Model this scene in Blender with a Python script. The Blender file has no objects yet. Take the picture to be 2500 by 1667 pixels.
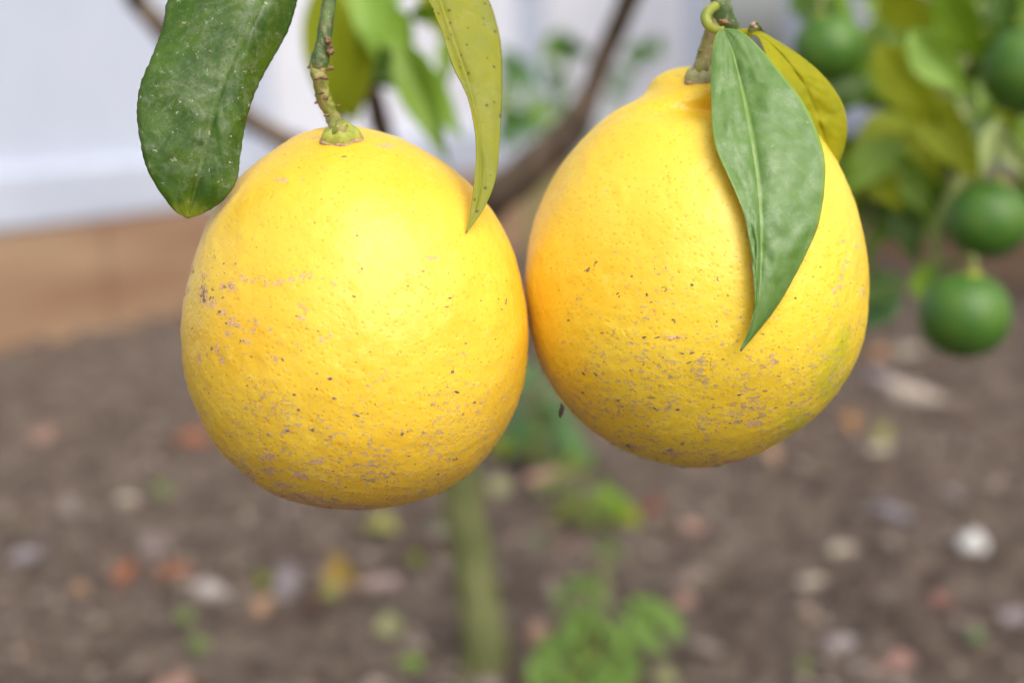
import bpy, bmesh, math, random
import numpy as np
from mathutils import Vector, Matrix, noise
from mathutils.bvhtree import BVHTree

random.seed(7); RNG = np.random.default_rng(7)
R = math.radians
scene = bpy.context.scene
COL = scene.collection

# ------------------------------------------------------------------ camera
F_PX, CX, CY = 50.0 / 36.0 * 2500, 1250.0, 833.5     # 50 mm lens, photograph of 2500 x 1667
PITCH = R(10.3); CAM = Vector((0, 0, 0.5))
FWD = Vector((0, math.cos(PITCH), -math.sin(PITCH))); UP = Vector((0, math.sin(PITCH), math.cos(PITCH))); RIGHT = Vector((1, 0, 0))
ROLL = R(2.5)                            # the camera is held slightly askew
RIGHT, UP = RIGHT * math.cos(ROLL) - UP * math.sin(ROLL), RIGHT * math.sin(ROLL) + UP * math.cos(ROLL)
cam_d = bpy.data.cameras.new('camera'); cam = bpy.data.objects.new('camera', cam_d); COL.objects.link(cam)
cam.matrix_world = Matrix.Translation(CAM) @ Matrix((RIGHT, UP, -FWD)).transposed().to_4x4()
cam_d.lens = 50; cam_d.sensor_width = 36; cam_d.clip_start = 0.01; cam_d.clip_end = 300
cam_d.dof.use_dof = True; cam_d.dof.focus_distance = 0.338; cam_d.dof.aperture_fstop = 6.6
scene.camera = cam

# ------------------------------------------------------------------ light
SUN_EL, SUN_AZ = R(45), R(150)      # azimuth clockwise from the view direction: behind the camera, to the right
w = bpy.data.worlds.new('World'); scene.world = w; w.use_nodes = True
nt = w.node_tree; nt.nodes.clear()
sky = nt.nodes.new('ShaderNodeTexSky'); sky.sky_type = 'NISHITA'; sky.sun_disc = False
sky.sun_elevation = SUN_EL; sky.sun_rotation = SUN_AZ; sky.air_density = 1.0; sky.dust_density = 4.0; sky.ozone_density = 1.0
hs = nt.nodes.new('ShaderNodeHueSaturation'); hs.inputs['Saturation'].default_value = 0.42
bg = nt.nodes.new('ShaderNodeBackground'); bg.inputs['Strength'].default_value = 0.15
wo = nt.nodes.new('ShaderNodeOutputWorld')
nt.links.new(sky.outputs[0], hs.inputs['Color']); nt.links.new(hs.outputs[0], bg.inputs['Color']); nt.links.new(bg.outputs[0], wo.inputs[0])
sun_d = bpy.data.lights.new('sun', 'SUN'); sun_d.energy = 1.2; sun_d.angle = R(62); sun_d.color = (1, 0.96, 0.9)
sun = bpy.data.objects.new('sun', sun_d); COL.objects.link(sun)
sdir = Vector((math.sin(SUN_AZ) * math.cos(SUN_EL), math.cos(SUN_AZ) * math.cos(SUN_EL), math.sin(SUN_EL)))
sun.rotation_euler = (-sdir).to_track_quat('-Z', 'Y').to_euler(); sun.location = sdir * 20
scene.view_settings.view_transform = 'Standard'; scene.view_settings.look = 'None'
scene.view_settings.gamma = 1; scene.view_settings.exposure = 0.45; scene.view_settings.use_curve_mapping = False
scene.cycles.use_denoising = True; scene.cycles.use_adaptive_sampling = True; scene.cycles.adaptive_threshold = 0.03
scene.cycles.max_bounces = 6

# ------------------------------------------------------------------ helpers
DS = 2500 / 2352.0                      # coordinates read off the 2352 px view
def P(px, py, d):                       # pixel + distance along the axis -> world
    return CAM + FWD * d + RIGHT * ((px - CX) / F_PX * d) + UP * ((CY - py) / F_PX * d)
def G(px, py):                          # pixel -> ground point
    v = FWD + RIGHT * ((px - CX) / F_PX) + UP * ((CY - py) / F_PX)
    return CAM + v * (-CAM.z / v.z)
def gdepth(px, py): return (G(px, py) - CAM).dot(FWD)
def gz(x, y):
    q = Vector((x * 9, y * 9, 0.3)); q2 = Vector((x * 34, y * 34, 3.3))
    return 0.014 * noise.fractal(q, 0.9, 2.1, 3) + 0.016 * noise.fractal(q2, 0.7, 2.0, 3) - 0.008
def tag(o, label=None, cat=None, group=None, kind=None):
    if label: o['label'] = label
    if cat: o['category'] = cat
    if group: o['group'] = group
    if kind: o['kind'] = kind
    return o
def empty(name, loc):
    o = bpy.data.objects.new(name, None); o.location = loc; o.empty_display_size = 0.02; COL.objects.link(o); return o
def link(name, me, mat=None, parent=None, world=None, smooth=True):
    o = bpy.data.objects.new(name, me); COL.objects.link(o)
    if mat is not None and not me.materials: me.materials.append(mat)
    elif mat is not None and me.materials[0] is not mat:
        o.material_slots[0].link = 'OBJECT'; o.material_slots[0].material = mat
    if smooth and len(me.polygons): me.polygons.foreach_set('use_smooth', [True] * len(me.polygons))
    if parent is not None:
        o.parent = parent
        o.matrix_parent_inverse = parent_world(parent).inverted()
    if world is not None: o.matrix_basis = world
    return o
def parent_world(p):
    m = p.matrix_basis.copy()
    while p.parent is not None:
        m = p.parent.matrix_basis @ p.matrix_parent_inverse @ m if False else parent_world(p.parent) @ p.matrix_parent_inverse @ m
        break
    return m
def mesh(name, verts, faces):
    me = bpy.data.meshes.new(name); me.from_pydata([tuple(v) for v in verts], [], faces); me.update(); return me
def catmull(pts, n=12, closed=False):
    pts = [np.array(p, float) for p in pts]; N = len(pts); out = []
    for i in range(N if closed else N - 1):
        if closed: a, b, c, d = pts[i - 1], pts[i], pts[(i + 1) % N], pts[(i + 2) % N]
        else: a, b, c, d = pts[max(i - 1, 0)], pts[i], pts[i + 1], pts[min(i + 2, N - 1)]
        for k in range(n):
            t = k / n
            out.append(0.5 * ((2 * b) + (c - a) * t + (2 * a - 5 * b + 4 * c - d) * t * t + (3 * b - a - 3 * c + d) * t ** 3))
    if not closed: out.append(pts[-1])
    return np.array(out)
def resample(arr, us):
    seg = np.r_[0, np.cumsum(np.linalg.norm(np.diff(arr[:, :2], axis=0), axis=1))]; seg /= seg[-1]
    return np.stack([np.interp(us, seg, arr[:, k]) for k in range(arr.shape[1])], 1)
def tube(name, pts, radii, mat, parent=None, seg=14, n=10, bump=0.0, bscale=300, cap=True):
    c = catmull([list(p) + [r] for p, r in zip(pts, radii)], n)
    V, Fc = [], []
    prev = None
    for i in range(len(c)):
        p = Vector(c[i, :3]); t = Vector(c[min(i + 1, len(c) - 1), :3]) - Vector(c[max(i - 1, 0), :3]); t.normalize()
        if prev is None: a = t.orthogonal().normalized()
        else: a = (prev - t * prev.dot(t)).normalized()
        prev = a; b = t.cross(a)
        for k in range(seg):
            th = 2 * math.pi * k / seg; dv = a * math.cos(th) + b * math.sin(th); r = c[i, 3]
            q = p + dv * r
            if bump: q = q + dv * r * bump * noise.fractal(q * bscale, 0.8, 2.0, 3)
            V.append(q)
    m = len(c)
    for i in range(m - 1):
        for k in range(seg):
            k2 = (k + 1) % seg; Fc.append((i * seg + k, i * seg + k2, (i + 1) * seg + k2, (i + 1) * seg + k))
    if cap: Fc.append(tuple(range(seg - 1, -1, -1))); Fc.append(tuple((m - 1) * seg + k for k in range(seg)))
    return link(name, mesh(name, V, Fc), mat, parent)
def lump(seed, sx, sy, sz, sub=2, amp=0.25, freq=1.3):
    bm = bmesh.new(); bmesh.ops.create_icosphere(bm, subdivisions=sub, radius=1)
    off = Vector((seed * 3.7, seed * 1.3, seed * 2.1))
    for v in bm.verts:
        k = 1 + amp * noise.fractal(v.co * freq + off, 0.8, 2.0, 3)
        v.co = Vector((v.co.x * sx, v.co.y * sy, v.co.z * sz)) * k
    me = bpy.data.meshes.new('lump'); bm.to_mesh(me); bm.free(); return me

# ------------------------------------------------------------------ material helpers
class NT:
    def __init__(s, name):
        s.m = bpy.data.materials.new(name); s.m.use_nodes = True; s.t = s.m.node_tree
        s.b = s.t.nodes['Principled BSDF']; s.out = s.t.nodes['Material Output']
        s.tc = s.t.nodes.new('ShaderNodeTexCoord')
    def n(s, kind, **kw):
        nd = s.t.nodes.new('ShaderNode' + kind)
        for k, v in kw.items(): setattr(nd, k, v)
        return nd
    def l(s, a, b): s.t.links.new(a, b)
    def setin(s, sock, v):
        if hasattr(v, 'is_output') or hasattr(v, 'links'): s.l(v, sock)
        else: sock.default_value = v
    def mapping(s, src, scale):
        m = s.n('Mapping'); s.l(src, m.inputs['Vector']); m.inputs['Scale'].default_value = scale; return m.outputs[0]
    def noise(s, scale, detail=3, rough=0.55, vec=None, dist=0.0):
        t = s.n('TexNoise'); t.inputs['Scale'].default_value = scale; t.inputs['Detail'].default_value = detail
        t.inputs['Roughness'].default_value = rough; t.inputs['Distortion'].default_value = dist
        s.l(vec if vec is not None else s.tc.outputs['Object'], t.inputs['Vector']); return t.outputs['Fac']
    def voro(s, scale, vec=None, out='Distance', rnd=1.0):
        t = s.n('TexVoronoi'); t.inputs['Scale'].default_value = scale; t.inputs['Randomness'].default_value = rnd
        s.l(vec if vec is not None else s.tc.outputs['Object'], t.inputs['Vector']); return t
    def rng(s, v, a, b, c=0.0, d=1.0, smooth=True):
        t = s.n('MapRange'); t.interpolation_type = 'SMOOTHSTEP' if smooth else 'LINEAR'
        s.setin(t.inputs['Value'], v)
        for nm, x in zip(('From Min', 'From Max', 'To Min', 'To Max'), (a, b, c, d)): t.inputs[nm].default_value = x
        return t.outputs[0]
    def math(s, op, a, b=0.0, clamp=False):
        t = s.n('Math', operation=op); t.use_clamp = clamp; s.setin(t.inputs[0], a); s.setin(t.inputs[1], b); return t.outputs[0]
    def mix(s, f, a, b):
        t = s.n('Mix', data_type='RGBA'); s.setin(t.inputs[0], f)
        for sock, v in ((t.inputs[6], a), (t.inputs[7], b)):
            if isinstance(v, tuple): sock.default_value = (*v[:3], 1)
            else: s.l(v, sock)
        return t.outputs[2]
    def attr(s, name):
        t = s.n('Attribute'); t.attribute_name = name; return t.outputs['Fac']
    def bump(s, h, strength, dist, prev=None):
        t = s.n('Bump'); t.inputs['Strength'].default_value = strength; t.inputs['Distance'].default_value = dist
        s.l(h, t.inputs['Height'])
        if prev is not None: s.l(prev, t.inputs['Normal'])
        return t.outputs[0]
    def fin(s, color, rough=0.6, normal=None, spec=0.5, sss=0, sssr=(0.003, 0.0015, 0.0005)):
        s.setin(s.b.inputs['Base Color'], color if not isinstance(color, tuple) else (*color, 1)); s.setin(s.b.inputs['Roughness'], rough)
        s.b.inputs['Specular IOR Level'].default_value = spec
        if normal is not None: s.l(normal, s.b.inputs['Normal'])
        if sss:
            s.b.inputs['Subsurface Weight'].default_value = sss; s.b.inputs['Subsurface Radius'].default_value = sssr; s.b.inputs['Subsurface Scale'].default_value = 1.0
        return s.m
def two_tone(name, a, b, scale, rough=0.7, bump=0.5, bdist=0.002, detail=5, stretch=None, spec=0.3, lo=0.35, hi=0.65):
    s = NT(name); v = s.mapping(s.tc.outputs['Object'], stretch) if stretch else s.tc.outputs['Object']
    f = s.noise(scale, detail, 0.6, v); c = s.mix(s.rng(f, lo, hi), a, b)
    return s.fin(c, rough, s.bump(f, bump, bdist), spec)

def lemon_material(name, greenish):
    s = NT(name); ob = s.tc.outputs['Object']
    sep = s.n('SeparateXYZ'); s.l(ob, sep.inputs[0]); low = s.rng(sep.outputs['Y'], 0.012, -0.042)
    big = s.noise(38, 3, 0.5)
    c = s.mix(s.rng(big, 0.35, 0.68), (0.89, 0.645, 0.065) if greenish else (0.86, 0.585, 0.055), (0.89, 0.58, 0.035) if greenish else (0.86, 0.52, 0.030))
    c = s.mix(s.math('MULTIPLY', low, 0.55 if greenish else 0.3), c, (0.90, 0.64, 0.028) if greenish else (0.92, 0.59, 0.024))
    c = s.mix(s.math('MULTIPLY', s.attr('green'), s.rng(s.noise(160, 3), 0.3, 0.6, 0.35, 0.85)), c, (0.50, 0.50, 0.012))
    # oil glands: small pits in the rind
    wob = s.n('VectorMath', operation='ADD')
    nz = s.n('TexNoise'); nz.inputs['Scale'].default_value = 220; s.l(ob, nz.inputs['Vector'])
    sc = s.n('VectorMath', operation='SCALE'); s.l(nz.outputs['Color'], sc.inputs[0]); sc.inputs['Scale'].default_value = 0.0016
    s.l(ob, wob.inputs[0]); s.l(sc.outputs[0], wob.inputs[1])
    v = s.voro(600, wob.outputs[0]); pit = s.rng(v.outputs['Distance'], 0.06, 0.42)
    v2 = s.voro(980, wob.outputs[0]); pit2 = s.rng(v2.outputs['Distance'], 0.05, 0.5)
    c = s.mix(s.rng(v.outputs['Distance'], 0.05, 0.30, 0.60, 0.0), c, (0.88, 0.40, 0.006))
    c = s.mix(s.rng(s.noise(330, 3, 0.6), 0.56, 0.72, 0.0, 0.35), c, (0.95, 0.72, 0.13))
    # tan corky scars, following the density stored on the rind
    sn = s.noise(760, 6, 0.70, dist=0.5); sn2 = s.noise(1900, 3, 0.6)
    sv = s.math('ADD', s.math('MULTIPLY', s.attr('scar'), 0.30), s.math('ADD', sn, s.math('MULTIPLY', low, 0.075)))
    scar = s.rng(sv, 0.665, 0.715)
    tan = s.mix(s.rng(sn2, 0.40, 0.62), (0.80, 0.50, 0.27), (0.56, 0.33, 0.18))
    c = s.mix(s.math('MULTIPLY', scar, 0.86), c, tan)
    dark = s.rng(s.math('ADD', s.math('MULTIPLY', s.attr('cork'), 0.3), s.noise(1300, 2, 0.5)), 0.72, 0.78)
    c = s.mix(s.math('MULTIPLY', dark, 0.85), c, (0.20, 0.12, 0.075))
    # grey flecks drawn out round the fruit, denser towards the blossom end
    clus = s.rng(s.noise(95, 3, 0.6), 0.36, 0.66, -0.045, 0.04)
    fl = s.math('ADD', s.noise(720, 4, 0.62, s.mapping(ob, (0.85, 1.45, 0.85)), 0.5), clus)
    fleck = s.rng(s.math('ADD', fl, s.math('MULTIPLY', low, 0.105)), 0.655, 0.72)
    c = s.mix(s.math('MULTIPLY', fleck, 0.8), c, (0.56, 0.38, 0.22))
    fl2 = s.math('ADD', s.noise(330, 5, 0.68, s.mapping(ob, (0.85, 1.6, 0.85)), 0.6), clus)
    fk2 = s.rng(s.math('ADD', fl2, s.math('MULTIPLY', low, 0.105)), 0.70, 0.76)
    c = s.mix(s.math('MULTIPLY', fk2, 0.8), c, (0.46, 0.32, 0.21))
    # pin-point dark dots
    dv = s.voro(150, wob.outputs[0]); col = s.n('SeparateColor'); s.l(dv.outputs['Color'], col.inputs[0])
    dots = s.math('MULTIPLY', s.rng(dv.outputs['Distance'], 0.030, 0.060, 1, 0), s.math('GREATER_THAN', col.outputs[0], 0.45))
    c = s.mix(s.math('MULTIPLY', dots, 0.85), c, (0.11, 0.06, 0.025))
    var = s.rng(s.noise(140, 2), 0.35, 0.65, 0.35, 1.0)
    b0 = s.bump(s.noise(1500, 3, 0.6), 0.10, 0.0002); b1 = s.bump(s.math('MULTIPLY', pit, var), 0.24, 0.0005, b0); b2 = s.bump(pit2, 0.08, 0.00025, b1)
    b3 = s.bump(s.noise(190, 3), 0.35, 0.0009, b2); b4 = s.bump(s.math('MAXIMUM', scar, fk2), 0.5, 0.00015, b3)
    rough = s.math('ADD', 0.40, s.math('MULTIPLY', scar, 0.25))
    return s.fin(c, rough, b4, 0.5, 0.35, (0.012, 0.0075, 0.0012))

def leaf_material(name, a, b, rib, dust=0.0, dust_col=(0.55, 0.58, 0.5), spots=0.0, spot_col=(0.12, 0.09, 0.03), rough=0.42, trans=0.25, tcol=None, rim=0.35, veins=0.25, spec=0.45, fine=1.0, tip=None, fleck=None):
    s = NT(name); uv = s.n('UVMap'); sp = s.n('SeparateXYZ'); s.l(uv.outputs[0], sp.inputs[0])
    u, v = sp.outputs[0], sp.outputs[1]
    av = s.math('ABSOLUTE', s.math('SUBTRACT', v, 0.5))
    ob = s.tc.outputs['Object']
    n1 = s.noise(90 * fine, 4, 0.6); c = s.mix(s.rng(n1, 0.32, 0.68), a, b)
    wv = s.math('SINE', s.math('SUBTRACT', s.math('MULTIPLY', u, 68.0), s.math('MULTIPLY', av, 34.0)))
    vein = s.rng(wv, 0.9, 1.0)
    c = s.mix(s.math('MULTIPLY', vein, veins), c, rib)
    c = s.mix(s.math('MULTIPLY', s.rng(av, 0.010, 0.035, 1, 0), 0.45), c, rib)
    c = s.mix(s.math('MULTIPLY', s.rng(av, 0.462, 0.492), rim), c, rib)
    if tip: c = s.mix(s.math('MULTIPLY', s.rng(s.math('ADD', u, s.math('MULTIPLY', n1, 0.12)), 0.97, 1.09), 0.8), c, tip)
    if dust:
        d = s.noise(230 * fine, 6, 0.72, dist=0.6); d2 = s.noise(1500 * fine, 3, 0.6); big = s.noise(42 * fine, 2)
        msk = s.rng(s.math('ADD', d, s.math('MULTIPLY', big, 0.45)), 0.66, 0.92)
        c = s.mix(s.math('MULTIPLY', s.math('MULTIPLY', msk, s.rng(d2, 0.3, 0.62, 0.35, 1.0)), dust), c, dust_col)
        fl = s.noise(720 * (0.62 if fleck else 1) * fine, 4, 0.7, dist=0.8); c = s.mix(s.math('MULTIPLY', s.rng(fl, 0.635 if fleck else 0.655, 0.69), fleck or min(1, dust * 1.3)), c, dust_col)
        bl = s.noise(260 * fine, 3, 0.6); c = s.mix(s.math('MULTIPLY', s.rng(bl, 0.725, 0.75), 0.8), c, (0.42, 0.33, 0.23))
    if spots:
        dv = s.voro(460 * fine); q = s.n('SeparateColor'); s.l(dv.outputs['Color'], q.inputs[0])
        dm = s.math('MULTIPLY', s.rng(dv.outputs['Distance'], 0.17, 0.25, 1, 0), s.math('GREATER_THAN', q.outputs[0], 0.45))
        c = s.mix(s.math('MULTIPLY', dm, spots), c, spot_col)
    bn = s.bump(s.noise(420 * fine, 4, 0.6), 0.35, 0.0004); bn = s.bump(vein, veins * 0.8, 0.0003, bn)
    s.fin(c, rough if not dust else s.rng(s.noise(300 * fine, 3), 0.3, 0.7, rough, rough + 0.2), bn, spec)
    if trans:
        tr = s.n('BsdfTranslucent')
        if tcol: tr.inputs['Color'].default_value = (*tcol, 1)
        else: s.l(c, tr.inputs['Color'])
        ms = s.n('MixShader'); ms.inputs[0].default_value = trans
        s.l(s.b.outputs[0], ms.inputs[1]); s.l(tr.outputs[0], ms.inputs[2]); s.l(ms.outputs[0], s.out.inputs[0])
    return s.m

M = {}
M['lemon1'] = lemon_material('lemon_rind', False); M['lemon2'] = lemon_material('lemon_rind_greenish', True)
M['grit'] = two_tone('grit', (0.10, 0.07, 0.05), (0.38, 0.28, 0.19), 900, 0.9, 0.5, 0.0003)
M['darkbit'] = two_tone('dark_debris', (0.02, 0.015, 0.012), (0.07, 0.05, 0.035), 1500, 0.8)
M['calyx'] = two_tone('calyx_green', (0.42, 0.42, 0.07), (0.26, 0.30, 0.045), 500, 0.55, 0.5, 0.0005)
M['calyx_rim'] = two_tone('calyx_dry_rim', (0.50, 0.34, 0.20), (0.30, 0.20, 0.12), 900, 0.8, 0.6, 0.0004)
M['calyx_grey'] = two_tone('calyx_grey_green', (0.30, 0.30, 0.13), (0.40, 0.38, 0.22), 700, 0.7, 0.6, 0.0004)
M['petiole'] = two_tone('petiole_yellow_green', (0.30, 0.33, 0.05), (0.24, 0.28, 0.04), 300, 0.4, 0.2, 0.0003)
M['scarwood'] = two_tone('bud_scar', (0.36, 0.22, 0.10), (0.13, 0.09, 0.05), 1400, 0.85, 0.7, 0.0004)
def stalk_mat(name, g1, g2, t, grow=0.0):
    s = NT(name); ob = s.tc.outputs['Object']
    c = s.mix(s.rng(s.noise(160, 4), 0.35, 0.65), g1, g2)
    st = s.noise(420, 4, 0.65, s.mapping(ob, (1, 1, 0.35)), 0.5)
    c = s.mix(s.math('MULTIPLY', s.rng(s.math('ADD', st, grow), 0.52, 0.64), 0.8), c, t)
    sk = s.noise(1800, 2, 0.5); c = s.mix(s.math('MULTIPLY', s.rng(sk, 0.67, 0.71), 0.8), c, (0.5, 0.46, 0.33))
    return s.fin(c, 0.55, s.bump(st, 0.6, 0.0006), 0.4)
M['stalk_dark'] = stalk_mat('stalk_dark_green', (0.055, 0.10, 0.025), (0.115, 0.165, 0.045), (0.24, 0.18, 0.10), -0.03)
M['stalk_olive'] = stalk_mat('stalk_olive', (0.16, 0.19, 0.03), (0.26, 0.28, 0.05), (0.36, 0.25, 0.11), 0.04)
M['stalk_corky'] = stalk_mat('stalk_corky', (0.20, 0.20, 0.04), (0.27, 0.26, 0.06), (0.26, 0.19, 0.11), 0.07)
M['leafA'] = leaf_material('leaf_dusty_dark', (0.032, 0.084, 0.003), (0.066, 0.135, 0.006), (0.12, 0.19, 0.03), 0.26, (0.44, 0.44, 0.34), 0.0, rough=0.30, fleck=0.85, trans=0.14, tcol=(0.12, 0.30, 0.02), veins=0.16, rim=0.2, fine=1.8, tip=(0.34, 0.36, 0.01))
M['leafB'] = leaf_material('leaf_yellow_olive', (0.33, 0.335, 0.030), (0.27, 0.30, 0.038), (0.42, 0.41, 0.06), 0.22, (0.52, 0.50, 0.28), 0.9, rough=0.5, trans=0.30, tcol=(0.42, 0.40, 0.03), veins=0.12, rim=0.4, spec=0.3)
M['leafC'] = leaf_material('leaf_milky_green', (0.100, 0.205, 0.030), (0.132, 0.245, 0.050), (0.30, 0.44, 0.08), 0.20, (0.50, 0.58, 0.44), 0.0, rough=0.34, trans=0.15, tcol=(0.2, 0.4, 0.05), veins=0.07, rim=0.75, spec=0.6)
M['leafD'] = leaf_material('leaf_golden', (0.42, 0.39, 0.008), (0.33, 0.34, 0.012), (0.50, 0.52, 0.03), 0.0, spots=0.25, spot_col=(0.38, 0.22, 0.02), rough=0.55, trans=0.30, tcol=(0.5, 0.42, 0.01), veins=0.2, rim=0.7, spec=0.2)
BGL = {
 'dark':   leaf_material('bg_leaf_dark', (0.042, 0.095, 0.004), (0.075, 0.145, 0.006), (0.10, 0.20, 0.03), rough=0.35, trans=0.15, tcol=(0.10, 0.25, 0.01)),
 'mid':    leaf_material('bg_leaf_mid', (0.125, 0.225, 0.008), (0.185, 0.29, 0.014), (0.2, 0.34, 0.05), rough=0.35, trans=0.2, tcol=(0.2, 0.4, 0.01)),
 'bright': leaf_material('bg_leaf_bright', (0.20, 0.36, 0.03), (0.28, 0.45, 0.06), (0.34, 0.5, 0.12), rough=0.35, trans=0.25, tcol=(0.3, 0.5, 0.02)),
 'olive':  leaf_material('bg_leaf_olive', (0.22, 0.27, 0.008), (0.29, 0.34, 0.012), (0.34, 0.36, 0.04), rough=0.5, trans=0.3, tcol=(0.32, 0.36, 0.01), spec=0.25),
 'pale':   leaf_material('bg_leaf_pale', (0.30, 0.38, 0.12), (0.36, 0.42, 0.16), (0.4, 0.46, 0.2), rough=0.5, trans=0.25, spec=0.3),
 'blue':   leaf_material('bg_leaf_blue_green', (0.065, 0.17, 0.042), (0.105, 0.22, 0.060), (0.15, 0.26, 0.10), rough=0.4, trans=0.15),
 'weed':   leaf_material('weed_leaf', (0.155, 0.265, 0.05), (0.20, 0.32, 0.07), (0.25, 0.36, 0.1), rough=0.5, trans=0.3, tcol=(0.26, 0.42, 0.05), spec=0.3),
}
M['bark'] = two_tone('bark_brown', (0.10, 0.07, 0.05), (0.19, 0.14, 0.10), 60, 0.85, 0.6, 0.003, stretch=(1, 1, 0.4))
M['bark_green'] = two_tone('bark_olive', (0.120, 0.135, 0.045), (0.180, 0.185, 0.075), 45, 0.75, 0.5, 0.003, stretch=(1, 1, 0.35))
M['stem'] = two_tone('green_stem', (0.16, 0.22, 0.05), (0.25, 0.28, 0.08), 90, 0.6)
def green_fruit_mat():
    s = NT('green_citrus_rind'); c = s.mix(s.rng(s.noise(60, 3), 0.35, 0.65), (0.052, 0.145, 0.010), (0.10, 0.205, 0.018))
    oi = s.n('ObjectInfo'); c = s.mix(s.math('MULTIPLY', oi.outputs['Random'], 0.5), c, (0.045, 0.12, 0.025))
    v = s.voro(620); b = s.bump(s.rng(v.outputs['Distance'], 0.05, 0.4), 0.35, 0.0005)
    return s.fin(c, 0.45, b, 0.45)
M['greenfruit'] = green_fruit_mat()

# ------------------------------------------------------------------ ground
def soil_material():
    s = NT('soil'); ob = s.tc.outputs['Object']
    a = s.noise(14, 6, 0.65); b = s.noise(90, 6, 0.7); c0 = s.noise(420, 4, 0.7)
    c = s.mix(s.rng(a, 0.3, 0.7), (0.150, 0.108, 0.082), (0.270, 0.208, 0.162))
    m0 = s.noise(34, 4, 0.6, dist=0.6)
    c = s.mix(s.math('MULTIPLY', s.rng(m0, 0.50, 0.64), 0.65), c, (0.070, 0.050, 0.042))  # dark mottling, painting in the shadowed gaps between clods
    c = s.mix(s.math('MULTIPLY', s.rng(m0, 0.44, 0.34), 0.5), c, (0.34, 0.275, 0.23))
    c = s.mix(s.math('MULTIPLY', s.rng(b, 0.42, 0.66), 0.55), c, (0.11, 0.082, 0.072))
    c = s.mix(s.math('MULTIPLY', s.rng(b, 0.60, 0.72), 0.45), c, (0.33, 0.265, 0.22))
    c = s.mix(s.math('MULTIPLY', s.rng(c0, 0.62, 0.68), 0.6), c, (0.36, 0.30, 0.25))
    n = s.bump(b, 0.8, 0.012); n = s.bump(c0, 0.7, 0.004, n)
    return s.fin(c, 0.95, n, 0.15)
M['soil'] = soil_material()
xs = np.r_[-40, -20, -10, -6, -4, -3, -2.4, np.linspace(-2, 2, 260), 2.4, 3, 4, 6, 10, 20, 40]
ys = np.r_[-40, -20, -8, -3, -1, 0, 0.4, np.linspace(0.7, 5.2, 270), 5.8, 7, 9, 13, 20, 40, 70]
V = [(x, y, gz(x, y)) for y in ys for x in xs]; nx = len(xs)
Fc = [(j * nx + i, j * nx + i + 1, (j + 1) * nx + i + 1, (j + 1) * nx + i) for j in range(len(ys) - 1) for i in range(nx - 1)]
tag(link('ground', mesh('ground', V, Fc), M['soil']), 'bare grey-brown garden soil under the lemon tree', 'soil', kind='structure')
# loose crumbs of soil and grit: one mass nobody could count
V, Fc = [], []
base = [(1, 0, 0), (-1, 0, 0), (0, 1, 0), (0, -1, 0), (0, 0, 1), (0, 0, -1)]
tri = [(0, 2, 4), (2, 1, 4), (1, 3, 4), (3, 0, 4), (2, 0, 5), (1, 2, 5), (3, 1, 5), (0, 3, 5)]
for i in range(5200):
    y = 0.85 + 3.4 * random.random() ** 1.5; x = (random.random() - 0.5) * (0.9 * y + 0.3)
    r = 0.0025 + 0.011 * random.random() ** 3.2; z = gz(x, y) + r * 0.25
    k = len(V); a = random.random() * 6.28
    for b in base:
        q = Matrix.Rotation(a, 3, 'Z') @ Vector(b); j = 0.6 + 0.8 * random.random()
        V.append((x + q.x * r * j, y + q.y * r * j, z + q.z * r * 0.7 * j))
    Fc += [tuple(k + t for t in f) for f in tri]
M['crumb'] = two_tone('soil_crumbs', (0.08, 0.060, 0.050), (0.33, 0.265, 0.215), 28, 0.95, 0.4, 0.002)
tag(link('soil_crumbs', mesh('soil_crumbs', V, Fc), M['crumb'], smooth=False), 'loose crumbs and grit strewn over the bare soil', 'grit', kind='stuff')

# ------------------------------------------------------------------ fence and edging boards
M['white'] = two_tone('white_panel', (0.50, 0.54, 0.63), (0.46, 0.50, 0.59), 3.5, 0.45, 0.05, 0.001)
M['white_lighter'] = two_tone('white_panel_lighter', (0.72, 0.73, 0.79), (0.68, 0.69, 0.75), 3.5, 0.45, 0.05, 0.001)  # lighter tone of the panel white, for the far panels and second fence
def wood_mat():
    s = NT('weathered_wood'); ob = s.tc.outputs['Object']
    g = s.noise(22, 6, 0.6, s.mapping(ob, (0.12, 1, 1.6)), 0.3); big = s.noise(2.6, 3, 0.5, s.mapping(ob, (0.5, 1, 2.6)))
    c = s.mix(s.rng(big, 0.32, 0.68), (0.40, 0.275, 0.17), (0.28, 0.165, 0.10))
    c = s.mix(s.math('MULTIPLY', s.rng(g, 0.45, 0.65), 0.45), c, (0.23, 0.125, 0.075))
    kv = s.voro(1.9, s.mapping(ob, (0.9, 1, 2.6)), rnd=0.8); c = s.mix(s.rng(kv.outputs['Distance'], 0.06, 0.17, 0.75, 0), c, (0.20, 0.095, 0.05))
    return s.fin(c, 0.75, s.bump(g, 0.4, 0.002), 0.25)
M['wood'] = wood_mat()
def box(name, x0, x1, y0, y1, z0, z1, mat, parent, Mx, bev=0.004, chamfer=0.0):
    # local frame: x along the fence, y outwards (towards the camera is -y), z up
    bm = bmesh.new()
    prof = [(y0, z0), (y1, z0), (y1, z1), (y0 + chamfer, z1), (y0, z1 - chamfer)] if chamfer else [(y0, z0), (y1, z0), (y1, z1), (y0, z1)]
    a = [bm.verts.new((x0, y, z)) for y, z in prof]; b = [bm.verts.new((x1, y, z)) for y, z in prof]; k = len(prof)
    bm.faces.new(a[::-1]); bm.faces.new(b)
    for i in range(k): bm.faces.new((a[i], a[(i + 1) % k], b[(i + 1) % k], b[i]))
    bmesh.ops.recalc_face_normals(bm, faces=bm.faces)
    if bev: bmesh.ops.bevel(bm, geom=bm.edges[:], offset=bev, segments=2, affect='EDGES')
    me = bpy.data.meshes.new(name); bm.to_mesh(me); bm.free()
    return link(name, me, mat, parent, Mx, smooth=False)
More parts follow.
